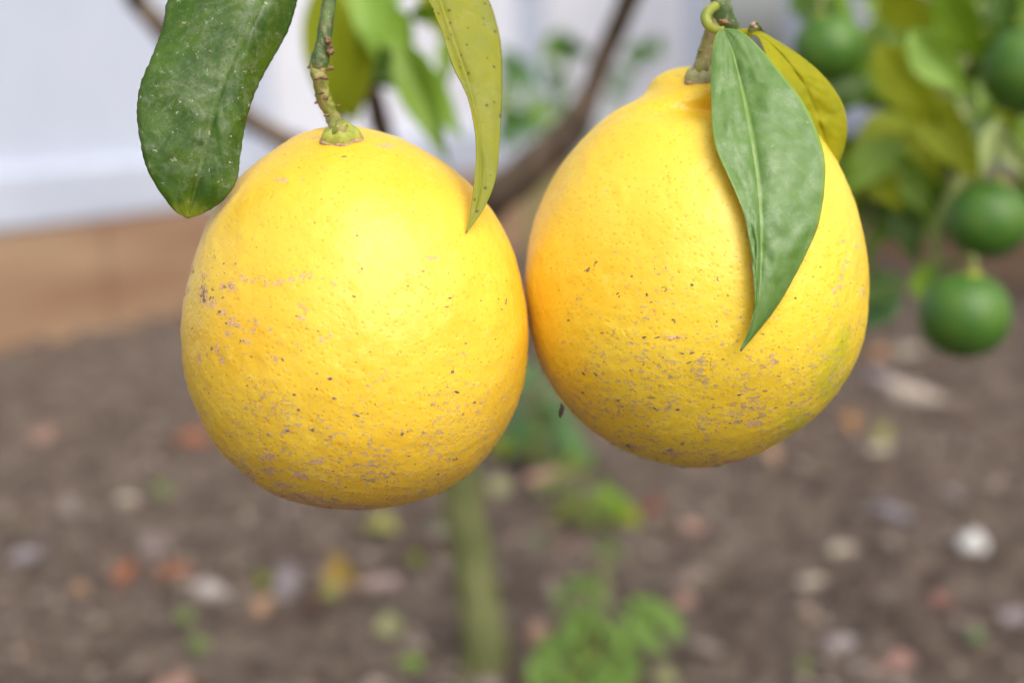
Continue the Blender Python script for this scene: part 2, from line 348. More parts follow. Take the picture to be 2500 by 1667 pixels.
def frame(a, b):        # matrix with x from a to b, z up
    x = (b - a); L = x.length; x.normalize(); z = Vector((0, 0, 1)); y = z.cross(x)
    m = Matrix((x, y, z)).transposed().to_4x4(); m.translation = a; return m, L
def base_line(px): return 850 - 0.197 * px
pA, pB = G(0, base_line(0)), G(1640, base_line(1640)); d = (pB - pA).normalized(); pA2 = pA - d * 2.2
pC = G(2560, 705); e = (pC - pB).normalized(); pD = pC + e * 1.6
def edging(a, b, label, n, name='edging_board'):
    m, L = frame(a, b)
    root = empty(name, a + (b - a) * 0.5); tag(root, label, 'board')
    for i in range(n):
        box('plank', L * i / n + 0.002, L * (i + 1) / n - 0.002, 0.0, 0.04, -0.05, 0.232 + 0.002 * (i % 2), M['wood'], root, m)
    for i in range(n + 1):
        x = min(max(L * i / n, 0.05), L - 0.05); box('stake', x - 0.03, x + 0.03, 0.042, 0.085, -0.1, 0.215, M['wood'], root, m)
    return m, L
def fence(a, b, label, posts, name='white_fence'):
    m, L = frame(a, b); root = empty(name, a + (b - a) * 0.5); tag(root, label, 'fence', 'white garden fences')
    ps = sorted(posts)
    for i in range(len(ps) - 1):
        box('panel', ps[i] + 0.05, ps[i + 1] - 0.05, 0.15, 0.18, 0.30, 1.9, M['white_lighter' if i or 'glimpsed' in label else 'white'], root, m)
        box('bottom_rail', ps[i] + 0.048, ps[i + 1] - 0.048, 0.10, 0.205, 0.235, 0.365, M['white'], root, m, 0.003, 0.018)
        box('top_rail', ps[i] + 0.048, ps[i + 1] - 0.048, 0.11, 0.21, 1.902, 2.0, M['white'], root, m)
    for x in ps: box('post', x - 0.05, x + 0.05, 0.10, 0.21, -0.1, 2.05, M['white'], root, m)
mB, LB = edging(pA2, pB, 'long weathered timber board edging the bed along the receding white fence', 2)
mR, LR = edging(pB + d * 0.02, pD, 'reddish timber board behind the green fruit at right', 1)
fence(pA2, pB + d * 0.5, 'white panel fence above the long timber board, behind both lemons', [0.0, LB * 0.62, LB * 0.87, LB + 0.45])
fence(pB + d * 0.4 + e * 0.3, pD, 'white panel fence glimpsed through the green citrus leaves at right', [0.06, LR * 0.45, LR - 0.3])

# ------------------------------------------------------------------ lemons
CAMROT = Matrix((RIGHT, UP, -FWD)).transposed().to_4x4()
def lemon(name, outline, depth, mat, label, blobs, corks, greens, crease=None, nseg=480, nring=340):
    outline = [(x - 10 * max(0, (x - 1602) / 395.0) ** 2 if x > 1602 else x + 7 * max(0, (816 - x) / 400.0) ** 2, y) for x, y in outline]
    c = catmull([(x * DS, y * DS) for x, y in outline], 120, True)
    it, ib = int(np.argmin(c[:, 1])), int(np.argmax(c[:, 1]))
    roll = np.roll(c, -it, axis=0); k = (ib - it) % len(c)
    ch1, ch2 = roll[:k + 1], np.r_[roll[k:], roll[:1]][::-1]
    if ch1[len(ch1) // 2, 0] > ch2[len(ch2) // 2, 0]: ch1, ch2 = ch2, ch1
    y0, y1 = c[it, 1], c[ib, 1]; yc, H = (y0 + y1) / 2, (y1 - y0) / 2
    th = np.linspace(0, math.pi, nring + 1)[1:-1]; yy = yc - H * np.cos(th)
    f = lambda ch: np.interp(yy, np.maximum.accumulate(ch[:, 1]) + np.arange(len(ch)) * 1e-9, ch[:, 0])
    xl, xr = f(ch1), f(ch2); cx, a = (xl + xr) / 2, (xr - xl) / 2
    xc = (c[:, 0].min() + c[:, 0].max()) / 2
    s = depth / F_PX / 1.006
    ph = np.linspace(0, 2 * math.pi, nseg, endpoint=False)
    X = cx[:, None] + a[:, None] * np.cos(ph)[None]; Y = np.repeat(yy[:, None], nseg, 1); Z = a[:, None] * np.sin(ph)[None]
    if crease:
        for (py, sg, amp, x_c, x_s) in crease:
            Z += amp * np.exp(-((Y - py) / sg) ** 2) * np.exp(-((X - x_c) / x_s) ** 2) * np.clip(np.sin(ph), 0, 1)[None] ** 0.7
    x, y, z = (X - xc) * s, -(Y - yc) * s, Z * s
    # gentle unevenness of a real fruit
    n = np.sqrt(x * x + y * y + z * z)
    k = np.zeros_like(n)
    for _ in range(14):
        w_ = RNG.normal(size=3) * 70; p_ = RNG.random() * 6.28; k += np.sin(x * w_[0] + y * w_[1] + z * w_[2] + p_) * 0.00011
    for _ in range(14):
        w_ = RNG.normal(size=3) * 260; p_ = RNG.random() * 6.28; k += np.sin(x * w_[0] + y * w_[1] + z * w_[2] + p_) * 0.000034
    for _ in range(24):
        w_ = RNG.normal(size=3) * 800; p_ = RNG.random() * 6.28; k += np.sin(x * w_[0] + y * w_[1] + z * w_[2] + p_) * 0.000011
    fade = np.sin(th)[:, None] ** 0.5
    x, y, z = x * (1 + k / n * fade), y * (1 + k / n * fade), z * (1 + k / n * fade)
    verts = np.stack([x, y, z], -1).reshape(-1, 3)
    nr = len(th)
    top = np.array([[(c[it, 0] - xc) * s, H * s, 0]]); bot = np.array([[(c[ib, 0] - xc) * s, -H * s, 0]])
    verts = np.r_[verts, top, bot]
    i, j = np.meshgrid(np.arange(nr - 1), np.arange(nseg), indexing='ij'); j2 = (j + 1) % nseg
    quads = np.stack([i * nseg + j, (i + 1) * nseg + j, (i + 1) * nseg + j2, i * nseg + j2], -1).reshape(-1, 4)[:, ::-1]
    faces = quads.tolist() + [(nr * nseg, (q + 1) % nseg, q) for q in range(nseg)] + [(nr * nseg + 1, (nr - 1) * nseg + q, (nr - 1) * nseg + (q + 1) % nseg) for q in range(nseg)]
    me = bpy.data.meshes.new('rind'); me.from_pydata(verts.tolist(), [], faces); me.update()
    bm = bmesh.new(); bm.from_mesh(me); bmesh.ops.recalc_face_normals(bm, faces=bm.faces); bm.to_mesh(me); bm.free()
    PX, PY, front = verts[:, 0] / s + xc, -verts[:, 1] / s + yc, (verts[:, 2] > 0)
    for nm, lst in (('scar', blobs), ('cork', corks), ('green', greens)):
        val = np.zeros(len(verts))
        for b in lst:
            rx, ry = (b[2], b[2]) if len(b) == 3 else (b[2], b[3])
            val = np.maximum(val, np.exp(-(((PX - b[0]) / rx) ** 2 + ((PY - b[1]) / ry) ** 2) * 0.9))
        val *= front
        at = me.attributes.new(nm, 'FLOAT', 'POINT'); at.data.foreach_set('value', val.astype(np.float32))
    Mx = CAMROT.copy(); Mx.translation = P(xc, yc, depth)
    root = empty(name, Mx @ Vector(bot[0])); tag(root, label, 'lemon', 'ripe lemons hanging side by side')
    ro = link('rind', me, mat, root, Mx)
    bvh = BVHTree.FromPolygons([Mx @ Vector(v) for v in verts], faces)
    return root, bvh, Mx
def hit(bvh, px, py):
    dv = (P(px, py, 1) - CAM).normalized(); loc, nor, idx, dist = bvh.ray_cast(CAM, dv)
    if loc is None: return None, None
    if nor.dot(dv) > 0: nor = -nor
    return loc, nor
def grit(root, bvh, spots, n, box_px, lowbias, Mx, edge=60, name='grit'):
    V, Fc = [], []
    items = list(spots)
    while n:
        px = random.uniform(box_px[0], box_px[2]); t = random.random() ** lowbias; py = box_px[3] - t * (box_px[3] - box_px[1])
        r = random.choice([1.5, 2, 2, 2.5, 3, 4]) * random.uniform(0.7, 1.2); items.append((px, py, r * random.choice([1, 1, 1.6, 2.2]), r * 0.8)); n -= 1
    hits = [hit(bvh, px, py) + (rx, ry) for px, py, rx, ry in items]
    for q in range(edge):                 # crumbs that stand out on the outline, mostly underneath
        th = math.radians(random.choice([random.uniform(200, 340), random.uniform(200, 340), random.uniform(-30, 10)]))
        out = Mx @ (Vector((math.cos(th), math.sin(th), random.uniform(-0.12, 0.12))) * 0.09); cen = Mx.translation
        l, nrm, _, _ = bvh.ray_cast(out, (cen - out).normalized())
        if l is None: continue
        if nrm.dot(cen - l) > 0: nrm = -nrm
        rr = random.uniform(1.5, 4.0); hits.append((l, nrm, rr * random.choice([1, 1.5, 2.5]), rr))
    for l, nrm, rx, ry in hits:
        if l is None: continue
        sc = (l - CAM).dot(FWD) / F_PX
        tx = (RIGHT - nrm * RIGHT.dot(nrm)).normalized(); ty = nrm.cross(tx)
        k0 = len(V); m_ = 7; ang = random.uniform(-0.5, 0.5)
        ca, sa = math.cos(ang), math.sin(ang)
        for k in range(m_):
            a = 6.283 * k / m_; j = random.uniform(0.6, 1.25); u, v = math.cos(a) * rx * j * sc, math.sin(a) * ry * j * sc
            u, v = u * ca - v * sa, u * sa + v * ca
            V.append(l + tx * u + ty * v - nrm * 0.00025)
        for k in range(m_):
            a = 6.283 * (k + 0.3) / m_; j = random.uniform(0.4, 0.8); u, v = math.cos(a) * rx * j * sc, math.sin(a) * ry * j * sc
            u, v = u * ca - v * sa, u * sa + v * ca
            V.append(l + tx * u + ty * v + nrm * sc * min(rx, ry) * random.uniform(0.25, 0.6))
        for k in range(m_):
            k2 = (k + 1) % m_; Fc.append((k0 + k, k0 + k2, k0 + m_ + k2, k0 + m_ + k))
        Fc.append(tuple(k0 + m_ + k for k in range(m_)))
    o = link(name, mesh(name, V, Fc), M['grit'], root, smooth=False); o['kind'] = 'stuff'
    return o

OUT_L = [(790, 290), (700, 308), (640, 343), (560, 402), (500, 470), (460, 552), (431, 645), (416, 740), (420, 840), (441, 920), (481, 1003), (542, 1073), (622, 1128), (720, 1160), (822, 1170),
         (920, 1161), (1020, 1130), (1102, 1073), (1163, 990), (1200, 898), (1216, 800), (1213, 715), (1195, 622), (1160, 532), (1110, 455), (1040, 388), (950, 332), (865, 300)]
OUT_R = [(1610, 158), (1545, 160), (1500, 182), (1478, 216), (1446, 238), (1395, 264), (1340, 310), (1285, 376), (1245, 452), (1220, 532), (1208, 620), (1208, 700), (1220, 780), (1246, 852), (1291, 922), (1352, 984), (1430, 1033), (1518, 1065), (1610, 1076),
         (1715, 1052), (1800, 1012), (1872, 960), (1930, 892), (1970, 820), (1991, 740), (1997, 655), (1990, 575), (1970, 490), (1940, 420), (1897, 350), (1840, 290), (1780, 245), (1735, 218), (1712, 190), (1675, 164)]
bl_L = [(547, 725, 20), (549, 685, 9), (557, 740, 16), (579, 748, 13), (552, 705, 8), (604, 710, 12), (628, 710, 14), (651, 691, 8), (665, 697, 7), (681, 700, 8), (693, 694, 6), (704, 692, 6), (710, 702, 6), (715, 710, 7), (730, 708, 7), (745, 706, 8), (758, 703, 6), (770, 700, 8), (784, 697, 6), (798, 694, 10), (815, 692, 6), (863, 708, 8, 5),
        (608, 768, 11), (632, 791, 14), (645, 800, 12, 7), (621, 815, 8), (796, 781, 11), (801, 765, 6), (791, 754, 7), (691, 793, 6, 10), (681, 809, 10, 6), (498, 664, 9, 14), (492, 715, 14, 10), (470, 700, 8, 20), (540, 874, 7, 14), (604, 876, 8, 10), (592, 850, 6, 14), (666, 834, 10, 6), (842, 830, 12, 7), (860, 820, 8, 6), (1075, 648, 14, 5),
        (704, 1093, 22, 9), (815, 1102, 18, 8), (699, 1130, 18, 9), (779, 1138, 20, 9), (725, 1165, 26, 8), (770, 1200, 60, 18), (700, 1195, 36, 12), (860, 1225, 70, 14), (815, 1235, 60, 10), (640, 1150, 14), (450, 700, 8, 40), (455, 620, 5, 40), (730, 470, 20, 8), (960, 378, 24, 8), (830, 355, 75, 9)]
ck_L = [(550, 726, 14), (549, 690, 7), (556, 738, 12), (577, 716, 6), (575, 737, 8), (545, 710, 6), (628, 710, 9), (609, 712, 6), (575, 642, 6), (655, 834, 5), (788, 780, 5), (1237, 735, 3, 12)]
bl_R = [(1768, 604, 16, 22), (1780, 671, 22, 14), (1819, 699, 16, 16), (1796, 746, 20, 12), (1784, 722, 14, 16), (1810, 730, 12), (1772, 690, 8, 14), (1800, 765, 12, 14), (2005, 655, 12, 5), (1993, 667, 5, 12), (1988, 690, 6, 12), (1978, 712, 14, 6), (1965, 720, 8, 8), (2045, 615, 12, 5), (1999, 608, 12, 5), (1628, 1095, 20, 7), (1535, 1085, 14, 9), (1800, 1020, 24, 7), (1820, 870, 8, 14), (1600, 825, 20, 5), (1720, 200, 70, 10), (1790, 1120, 60, 8), (2060, 720, 10, 8)]
ck_R = [(1819, 697, 10), (1780, 668, 10, 6), (1798, 748, 8, 5), (1607, 825, 8, 3), (1672, 862, 12, 3), (1682, 886, 10, 4), (1580, 719, 5, 6), (1433, 660, 7, 6), (1690, 700, 6)]
gr_R = [(2000, 845, 34, 62), (1975, 930, 40, 70), (1925, 1035, 60, 60), (1990, 900, 60, 110)]
lemonL, bvhL, MxL = lemon('lemon', OUT_L, 0.366, M['lemon1'], 'ripe yellow lemon with a thick bare stalk and tan scars on its side', bl_L, ck_L, [])
lemonR, bvhR, MxR = lemon('lemon', OUT_R, 0.379, M['lemon2'], 'ripe yellow lemon with a raised neck, partly behind a hanging green leaf', bl_R, ck_R, gr_R,
    crease=[(236, 26, 44, 1735, 130), (300, 28, -70, 1745, 150)])
grit(lemonL, bvhL, [(518, 851, 5, 7), (690, 877, 4, 8), (816, 972, 9, 4), (702, 1049, 8, 7), (656, 1059, 7, 6), (764, 1049, 7, 6), (870, 1013, 13, 4), (982, 1059, 6, 6), (1158, 982, 7, 4), (1116, 957, 13, 4), (719, 963, 7, 5), (806, 924, 8, 5), (774, 911, 5, 3), (547, 643, 5, 4), (553, 789, 6, 4), (840, 383, 10, 4), (785, 487, 3, 3), (768, 544, 3, 3), (1235, 737, 3, 14), (944, 1163, 8, 5), (1112, 1120, 10, 5), (790, 1172, 14, 4), (729, 1000, 5, 5), (813, 1223, 10, 3), (880, 1242, 22, 3), (1137, 838, 5, 3), (1105, 907, 7, 5), (501, 948, 5, 3)],
     420, (440, 640, 1290, 1240), 1.9, MxL)
grit(lemonR, bvhR, [(1580, 719, 5, 6), (1434, 661, 7, 5), (1647, 783, 3, 9), (1605, 823, 15, 3), (1665, 862, 10, 3), (1690, 861, 10, 3), (1682, 885, 12, 3), (1471, 812, 9, 3), (1455, 913, 10, 5), (1510, 975, 6, 7), (1518, 990, 8, 4), (1600, 997, 16, 4), (1590, 970, 16, 3), (1690, 695, 6, 5), (1535, 1087, 12, 8), (1632, 1096, 18, 7), (1667, 1082, 7, 6), (1932, 983, 5, 4), (1960, 898, 4, 3), (1754, 1136, 9, 5), (1630, 430, 2, 4), (1424, 958, 8, 5)],
     380, (1285, 640, 2110, 1140), 1.8, MxR)

def calyx(root, bvh, px, py, r_px, mat, rim_mat, lobes=5, height=0.0035):
    l, nrm = hit(bvh, px, py); sc = (l - CAM).dot(FWD) / F_PX; r = r_px * sc
    tx = (RIGHT - nrm * RIGHT.dot(nrm)).normalized(); ty = nrm.cross(tx)
    def build(prof, name, m, amp, parent):
        V, Fc = [], []; S = 40
        for (q, h) in prof:
            for k in range(S):
                a = 6.283 * k / S; rr = q * r * (1 + amp * math.cos(lobes * a + 0.6) + amp * 0.6 * math.sin(2 * a + 1))
                V.append(l + tx * math.cos(a) * rr + ty * math.sin(a) * rr + nrm * (h + 0.00025 * math.sin(7 * a)))
        for i in range(len(prof) - 1):
            for k in range(S): k2 = (k + 1) % S; Fc.append((i * S + k, i * S + k2, (i + 1) * S + k2, (i + 1) * S + k))
        Fc.append(tuple((len(prof) - 1) * S + k for k in range(S)))
        return link(name, mesh(name, V, Fc), m, parent)
    cal = build([(1.0, -0.0012), (1.02, 0.0005), (0.97, 0.0014), (0.85, 0.0021), (0.66, 0.0024), (0.46, 0.0029), (0.38, 0.0040)], 'calyx', mat, 0.07, root)
    build([(1.0, -0.002), (1.10, -0.0003), (1.08, 0.0003), (0.9, 0.0006)], 'dry_rim', rim_mat, 0.07, cal)
    return l, nrm
lc, ln = calyx(lemonL, bvhL, 833, 337, 46, M['calyx'], M['calyx_rim'])
rc, rn = calyx(lemonR, bvhR, 1714, 190, 40, M['calyx_grey'], M['calyx_rim'])
# a bit of dead leaf dangling on a spider thread under the second lemon
tp = P(1353, 948, 0.365)
dn = P(1369, 986, 0.36)
tube('spider_thread', [tp + FWD * 0.004, (tp + dn) / 2, dn], [0.00005] * 3, M['grit'], lemonR, seg=5, n=3)
tube('dangling_bit', [P(1370, 985, 0.36), P(1372, 996, 0.36), P(1369, 1010, 0.36), P(1368, 1019, 0.36)], [0.0002, 0.00055, 0.0005, 0.0002], M['darkbit'], lemonR, seg=8, n=4, bump=0.4, bscale=2500)

# ------------------------------------------------------------------ foreground twigs and leaves
def fg_leaf(parent, L, Mi, Rr, dM, dL, dR, mat, label=None, rows=90, cols=14, serr=1.6, nser=34, ripple=0.0006, name='leaf', thick=0.00035):
    us = np.linspace(0, 1, rows)
    l, m, r = (resample(catmull([(a * DS, b * DS) for a, b in q], 14), us) for q in (L, Mi, Rr))
    def prof(dd): k = np.linspace(0, 1, len(dd)); cc = catmull(list(zip(k, dd)), 10); return np.interp(us, cc[:, 0], cc[:, 1])
    DM, DL, DR = prof(dM), prof(dL), prof(dR)
    V, UVs, Fc = [], [], []
    for i, u in enumerate(us):
        sz = serr * (0.5 - abs(((u * nser + 0.9 * noise.noise(Vector((u * 11, dM[0] * 70, 0)))) % 1) - 0.2)) * (0.7 + 0.7 * noise.noise(Vector((u * 23, 5, dM[0] * 90)))) * min(1, 6 * u) * min(1, 8 * (1 - u) + 0.2)
        for k in range(2 * cols + 1):
            t = (k - cols) / cols
            e, de = (l[i], DL[i]) if t < 0 else (r[i], DR[i]); a = abs(t)
            q = m[i] + (e - m[i]) * a
            if a > 0.9:
                dirv = e - m[i]; ln_ = np.linalg.norm(dirv) + 1e-6; q = q + dirv / ln_ * sz * (a - 0.9) * 10
            wf = min(1.0, np.linalg.norm(r[i] - l[i]) / 140.0)
            bow = wf * math.sin(a * math.pi) * 0.0009 * (1 if t > 0 else 0.7)
            grv = wf * 0.0006 * math.exp(-(a / 0.07) ** 2)
            dd = DM[i] + (de - DM[i]) * a ** 1.3 - bow + grv
            dd += wf * ripple * noise.noise(Vector((u * 9, t * 2.2, dM[0] * 90))) + wf * ripple * 0.5 * noise.noise(Vector((u * 26, t * 5, 4 + dM[0] * 50)))
            dd += wf * 0.0001 * math.sin(u * 68 - a * 17) * math.sin(a * math.pi)
            V.append(P(q[0], q[1], dd)); UVs.append((u, 0.5 + t / 2))
    W = 2 * cols + 1
    for i in range(rows - 1):
        for k in range(W - 1): Fc.append((i * W + k, (i + 1) * W + k, (i + 1) * W + k + 1, i * W + k + 1))
    o_c = sum(V, Vector()) / len(V)
    me = mesh(name, [v - o_c for v in V], Fc); uvl = me.uv_layers.new(name='UVMap')
    vi = np.zeros(len(me.loops), int); me.loops.foreach_get('vertex_index', vi)
    uvl.data.foreach_set('uv', np.array(UVs)[vi].ravel())
    o = link(name, me, mat, parent, Matrix.Translation(o_c))
    sm = o.modifiers.new('thickness', 'SOLIDIFY'); sm.thickness = thick; sm.offset = 0
    if label: o['label'] = label
    return o

twigL = empty('fruiting_twig', P(800, -330, 0.40)); tag(twigL, 'knobbly green stalk with a dusty dark leaf and a thin yellow leaf', 'twig', 'citrus twigs carrying the lemons')
twigR = empty('fruiting_twig', P(1800, -330, 0.42)); tag(twigR, 'green stalk above the necked lemon with a curled yellow petiole', 'twig', 'citrus twigs carrying the lemons')
D0 = (lc - CAM).dot(FWD)
def pd(x, y, d): return P(x * DS, y * DS, d)
px_m = 0.355 / F_PX * DS
st = [pd(880, -420, 0.52), pd(800, -200, 0.42), pd(768, -60, 0.372), pd(757, 0, 0.362), pd(747, 70, 0.358), pd(741, 110, 0.357), pd(734, 140, 0.356), pd(730, 160, 0.356)]
tube('stalk', st, [22 * px_m, 18 * px_m, 16.5 * px_m, 16 * px_m, 17 * px_m, 18.5 * px_m, 21 * px_m, 18 * px_m], M['stalk_dark'], twigL, seg=32, n=14, bump=0.13, bscale=700)
st2 = [pd(730, 146, 0.356), pd(731, 170, 0.356), pd(738, 205, 0.3565), pd(750, 240, 0.357), pd(764, 270, 0.358), pd(776, 298, D0 - 0.001), lc + ln * 0.0022, lc - ln * 0.001]
tube('stalk_base', st2, [18 * px_m, 18.5 * px_m, 17.5 * px_m, 16.5 * px_m, 16.5 * px_m, 17.5 * px_m, 20 * px_m, 22 * px_m], M['stalk_olive'], twigL, seg=32, n=16, bump=0.24, bscale=620)
def bud(parent, x, y, d, r, ang=0.0, name='bud_scar', sq=0.75):
    r *= random.uniform(0.45, 0.7); me = lump(x * 0.13 + y, r * random.uniform(0.9, 1.5), r * sq, r * 0.85, 3, 0.75, 2.2)
    Mx = CAMROT @ Matrix.Rotation(ang, 4, 'Z'); Mx.translation = pd(x, y, d); link(name, me, M['scarwood'], parent, Mx)
for x, y, d, r, an, sq in [(752, 92, 0.3535, 0.0013, 0.3, 1.1), (757, 106, 0.3545, 0.0010, 0.8, 1.3), (759, 119, 0.3545, 0.0012, 0.2, 1.5), (727, 182, 0.3515, 0.0014, 0.1, .45), (744, 180, 0.353, 0.0011, -0.2, .6), (737, 213, 0.3522, 0.0011, 0, .65), (748, 226, 0.353, 0.0009, .6, .9), (776, 244, 0.3575, 0.0010, 0.3, .7), (750, 266, 0.3535, 0.0012, 0, .55), (757, 158, 0.3555, .0010, .2, .8), (714, 153, 0.356, 0.0011, .5, .9), (727, 236, 0.357, 0.0008, .5, .8), (782, 306, 0.3535, .0005, 0, 1)]:
    bud(twigL, x, y, d, r, an, sq=sq)
tube('petiole', [pd(800, -190, 0.415), pd(700, -240, 0.38), pd(625, -205, 0.352), pd(605, -160, 0.349)], [0.0014, 0.0012, 0.0011, 0.0012], M['petiole'], twigL, n=6)
fg_leaf(twigL,
    [(604, -165), (545, -150), (470, -105), (420, -55), (386, 0), (375, 60), (350, 130), (325, 190), (315, 250), (320, 310), (332, 370), (350, 412), (376, 452), (402, 484), (430, 501)],
    [(605, -165), (612, -120), (608, -60), (600, 0), (560, 90), (525, 160), (500, 230), (482, 300), (465, 370), (450, 430), (432, 502)],
    [(607, -165), (655, -140), (690, -90), (692, -40), (682, 0), (665, 60), (640, 110), (600, 180), (575, 240), (560, 300), (550, 370), (543, 415), (512, 460), (470, 488), (434, 501)],
    [0.349, 0.345, 0.342, 0.341, 0.341, 0.342, 0.345], [0.349, 0.351, 0.347, 0.343, 0.341, 0.341, 0.345], [0.349, 0.354, 0.351, 0.347, 0.345, 0.344, 0.345],
    M['leafA'], 'broad dark green leaf dusted with grey, hanging beside the lemon', serr=4.0, nser=33, ripple=0.0006)
tube('petiole', [pd(815, -215, 0.425), pd(880, -230, 0.40), pd(935, -180, 0.37), pd(958, -130, 0.362)], [0.0013, 0.0011, 0.001, 0.001], M['petiole'], twigL, n=6)
fg_leaf(twigL,
    [(957, -135), (945, -90), (962, -40), (984, 0), (1014, 70), (1040, 150), (1074, 222), (1090, 292), (1094, 345), (1089, 420), (1080, 490), (1069, 535)],
    [(958, -135), (972, -90), (988, -45), (1008, 0), (1038, 90), (1070, 180), (1086, 240), (1100, 300), (1106, 360), (1104, 430), (1090, 490), (1070, 535)],
    [(959, -135), (1020, -105), (1080, -55), (1121, 0), (1141, 60), (1150, 110), (1152, 200), (1148, 300), (1140, 400), (1116, 470), (1090, 510), (1071, 536)],
    [0.362, 0.358, 0.352, 0.349, 0.346, 0.343, 0.3385], [0.362, 0.354, 0.348, 0.346, 0.3445, 0.342, 0.3385], [0.362, 0.364, 0.361, 0.354, 0.349, 0.344, 0.3385],
    M['leafB'], 'narrow yellow-olive leaf speckled with dark dots, tip touching the lemon', serr=1.6, nser=36, ripple=0.0007)
# right twig
px_r = 0.365 / F_PX * DS
sr = [pd(1800, -420, 0.54), pd(1720, -210, 0.43), pd(1668, -60, 0.372), pd(1655, 0, 0.366), pd(1660, 30, 0.366), pd(1668, 55, 0.367), pd(1688, 85, 0.369), pd(1712, 118, 0.372)]
tube('stalk', sr, [24 * px_r, 22 * px_r, 21 * px_r, 22 * px_r, 24 * px_r, 25 * px_r, 20 * px_r, 10 * px_r], M['stalk_dark'], twigR, seg=28, n=12, bump=0.10, bscale=420)
sr2 = [pd(1652, 40, 0.367), pd(1638, 72, 0.367), pd(1625, 105, 0.368), pd(1616, 135, 0.3685), pd(1610, 160, 0.3685), rc + rn * 0.003, rc - rn * 0.001]
tube('stalk_base', sr2, [19 * px_r, 18.5 * px_r, 17 * px_r, 17 * px_r, 18 * px_r, 18 * px_r, 19 * px_r], M['stalk_corky'], twigR, seg=28, n=12, bump=0.10, bscale=1300)
tube('petiole', [pd(1644, 14, 0.360), pd(1628, 26, 0.3585), pd(1621, 42, 0.358), pd(1628, 60, 0.357), pd(1645, 70, 0.3555), pd(1662, 70, 0.3545)], [11 * px_r, 12 * px_r, 12 * px_r, 11.5 * px_r, 10 * px_r, 9 * px_r], M['petiole'], twigR, seg=20, n=10)
for x, y, d, r, an, sq in [(1662, 52, 0.3575, 0.0016, -0.35, .5), (1668, 56, 0.3575, 0.0010, -0.3, .8), (1606, 118, 0.366, 0.0006, 0, .8)]:
    bud(twigR, x, y, d, r, an, sq=sq)
fg_leaf(twigR,
    [(1661, 66), (1643, 84), (1634, 140), (1633, 220), (1637, 300), (1648, 350), (1680, 422), (1705, 482), (1722, 560), (1731, 640), (1733, 700), (1719, 760), (1699, 805)],
    [(1662, 66), (1680, 110), (1697, 175), (1715, 260), (1730, 340), (1740, 420), (1745, 500), (1746, 580), (1744, 650), (1737, 710), (1722, 765), (1700, 806)],
    [(1663, 66), (1702, 74), (1742, 108), (1792, 168), (1842, 232), (1875, 300), (1893, 362), (1893, 430), (1880, 512), (1851, 582), (1820, 642), (1778, 712), (1702, 806)],
    [0.3545, 0.3475, 0.340, 0.335, 0.332, 0.331, 0.3325], [0.3545, 0.347, 0.338, 0.333, 0.3305, 0.330, 0.3325], [0.3545, 0.3485, 0.343, 0.339, 0.336, 0.334, 0.3325],
    M['leafC'], 'milky green leaf hanging down over the face of the lemon', serr=1.3, nser=46, ripple=0.0010)
# golden leaf behind, its base torn and curled
fg_leaf(twigR,
    [(1690, 78), (1712, 84), (1738, 84), (1752, 108), (1768, 150), (1786, 200), (1806, 260), (1832, 320), (1866, 366), (1902, 392), (1916, 386)],
    [(1691, 74), (1714, 78), (1745, 84), (1780, 110), (1815, 150), (1848, 200), (1872, 260), (1890, 310), (1906, 355), (1914, 380), (1918, 386)],
    [(1692, 70), (1716, 68), (1745, 74), (1772, 88), (1830, 124), (1880, 165), (1915, 206), (1938, 250), (1945, 300), (1937, 345), (1921, 386)],
    [0.366, 0.363, 0.362, 0.363, 0.366, 0.369, 0.373], [0.367, 0.362, 0.357, 0.358, 0.361, 0.366, 0.372], [0.366, 0.365, 0.366, 0.368, 0.371, 0.374, 0.375],
    M['leafD'], 'golden yellow leaf behind the green one, bent back at its base', serr=1.3, nser=40, ripple=0.0010)
M['torn'] = two_tone('torn_leaf_edge', (0.62, 0.50, 0.42), (0.30, 0.16, 0.11), 1600, 0.8)
fg_leaf(twigR, [(1716, 72), (1722, 60), (1730, 52), (1737, 50)], [(1722, 74), (1730, 66), (1736, 58), (1742, 52)], [(1730, 75), (1742, 72), (1750, 70), (1757, 76)],
    [0.364, 0.3635, 0.363], [0.364, 0.3625, 0.362], [0.365, 0.366, 0.367], leaf_material('leaf_curl', (0.16, 0.24, 0.07), (0.24, 0.30, 0.10), (0.3, 0.35, 0.1), trans=0.1), None, rows=20, cols=6, serr=0, name='leaf_stub')
fg_leaf(twigR, [(1722, 56), (1727, 53), (1733, 52)], [(1724, 60), (1731, 58), (1737, 57)], [(1732, 66), (1738, 66), (1743, 67)], [0.3615, 0.361, 0.361], [0.3615, 0.361, 0.361], [0.3615, 0.361, 0.361], M['torn'], None, rows=12, cols=4, serr=1, name='torn_edge')

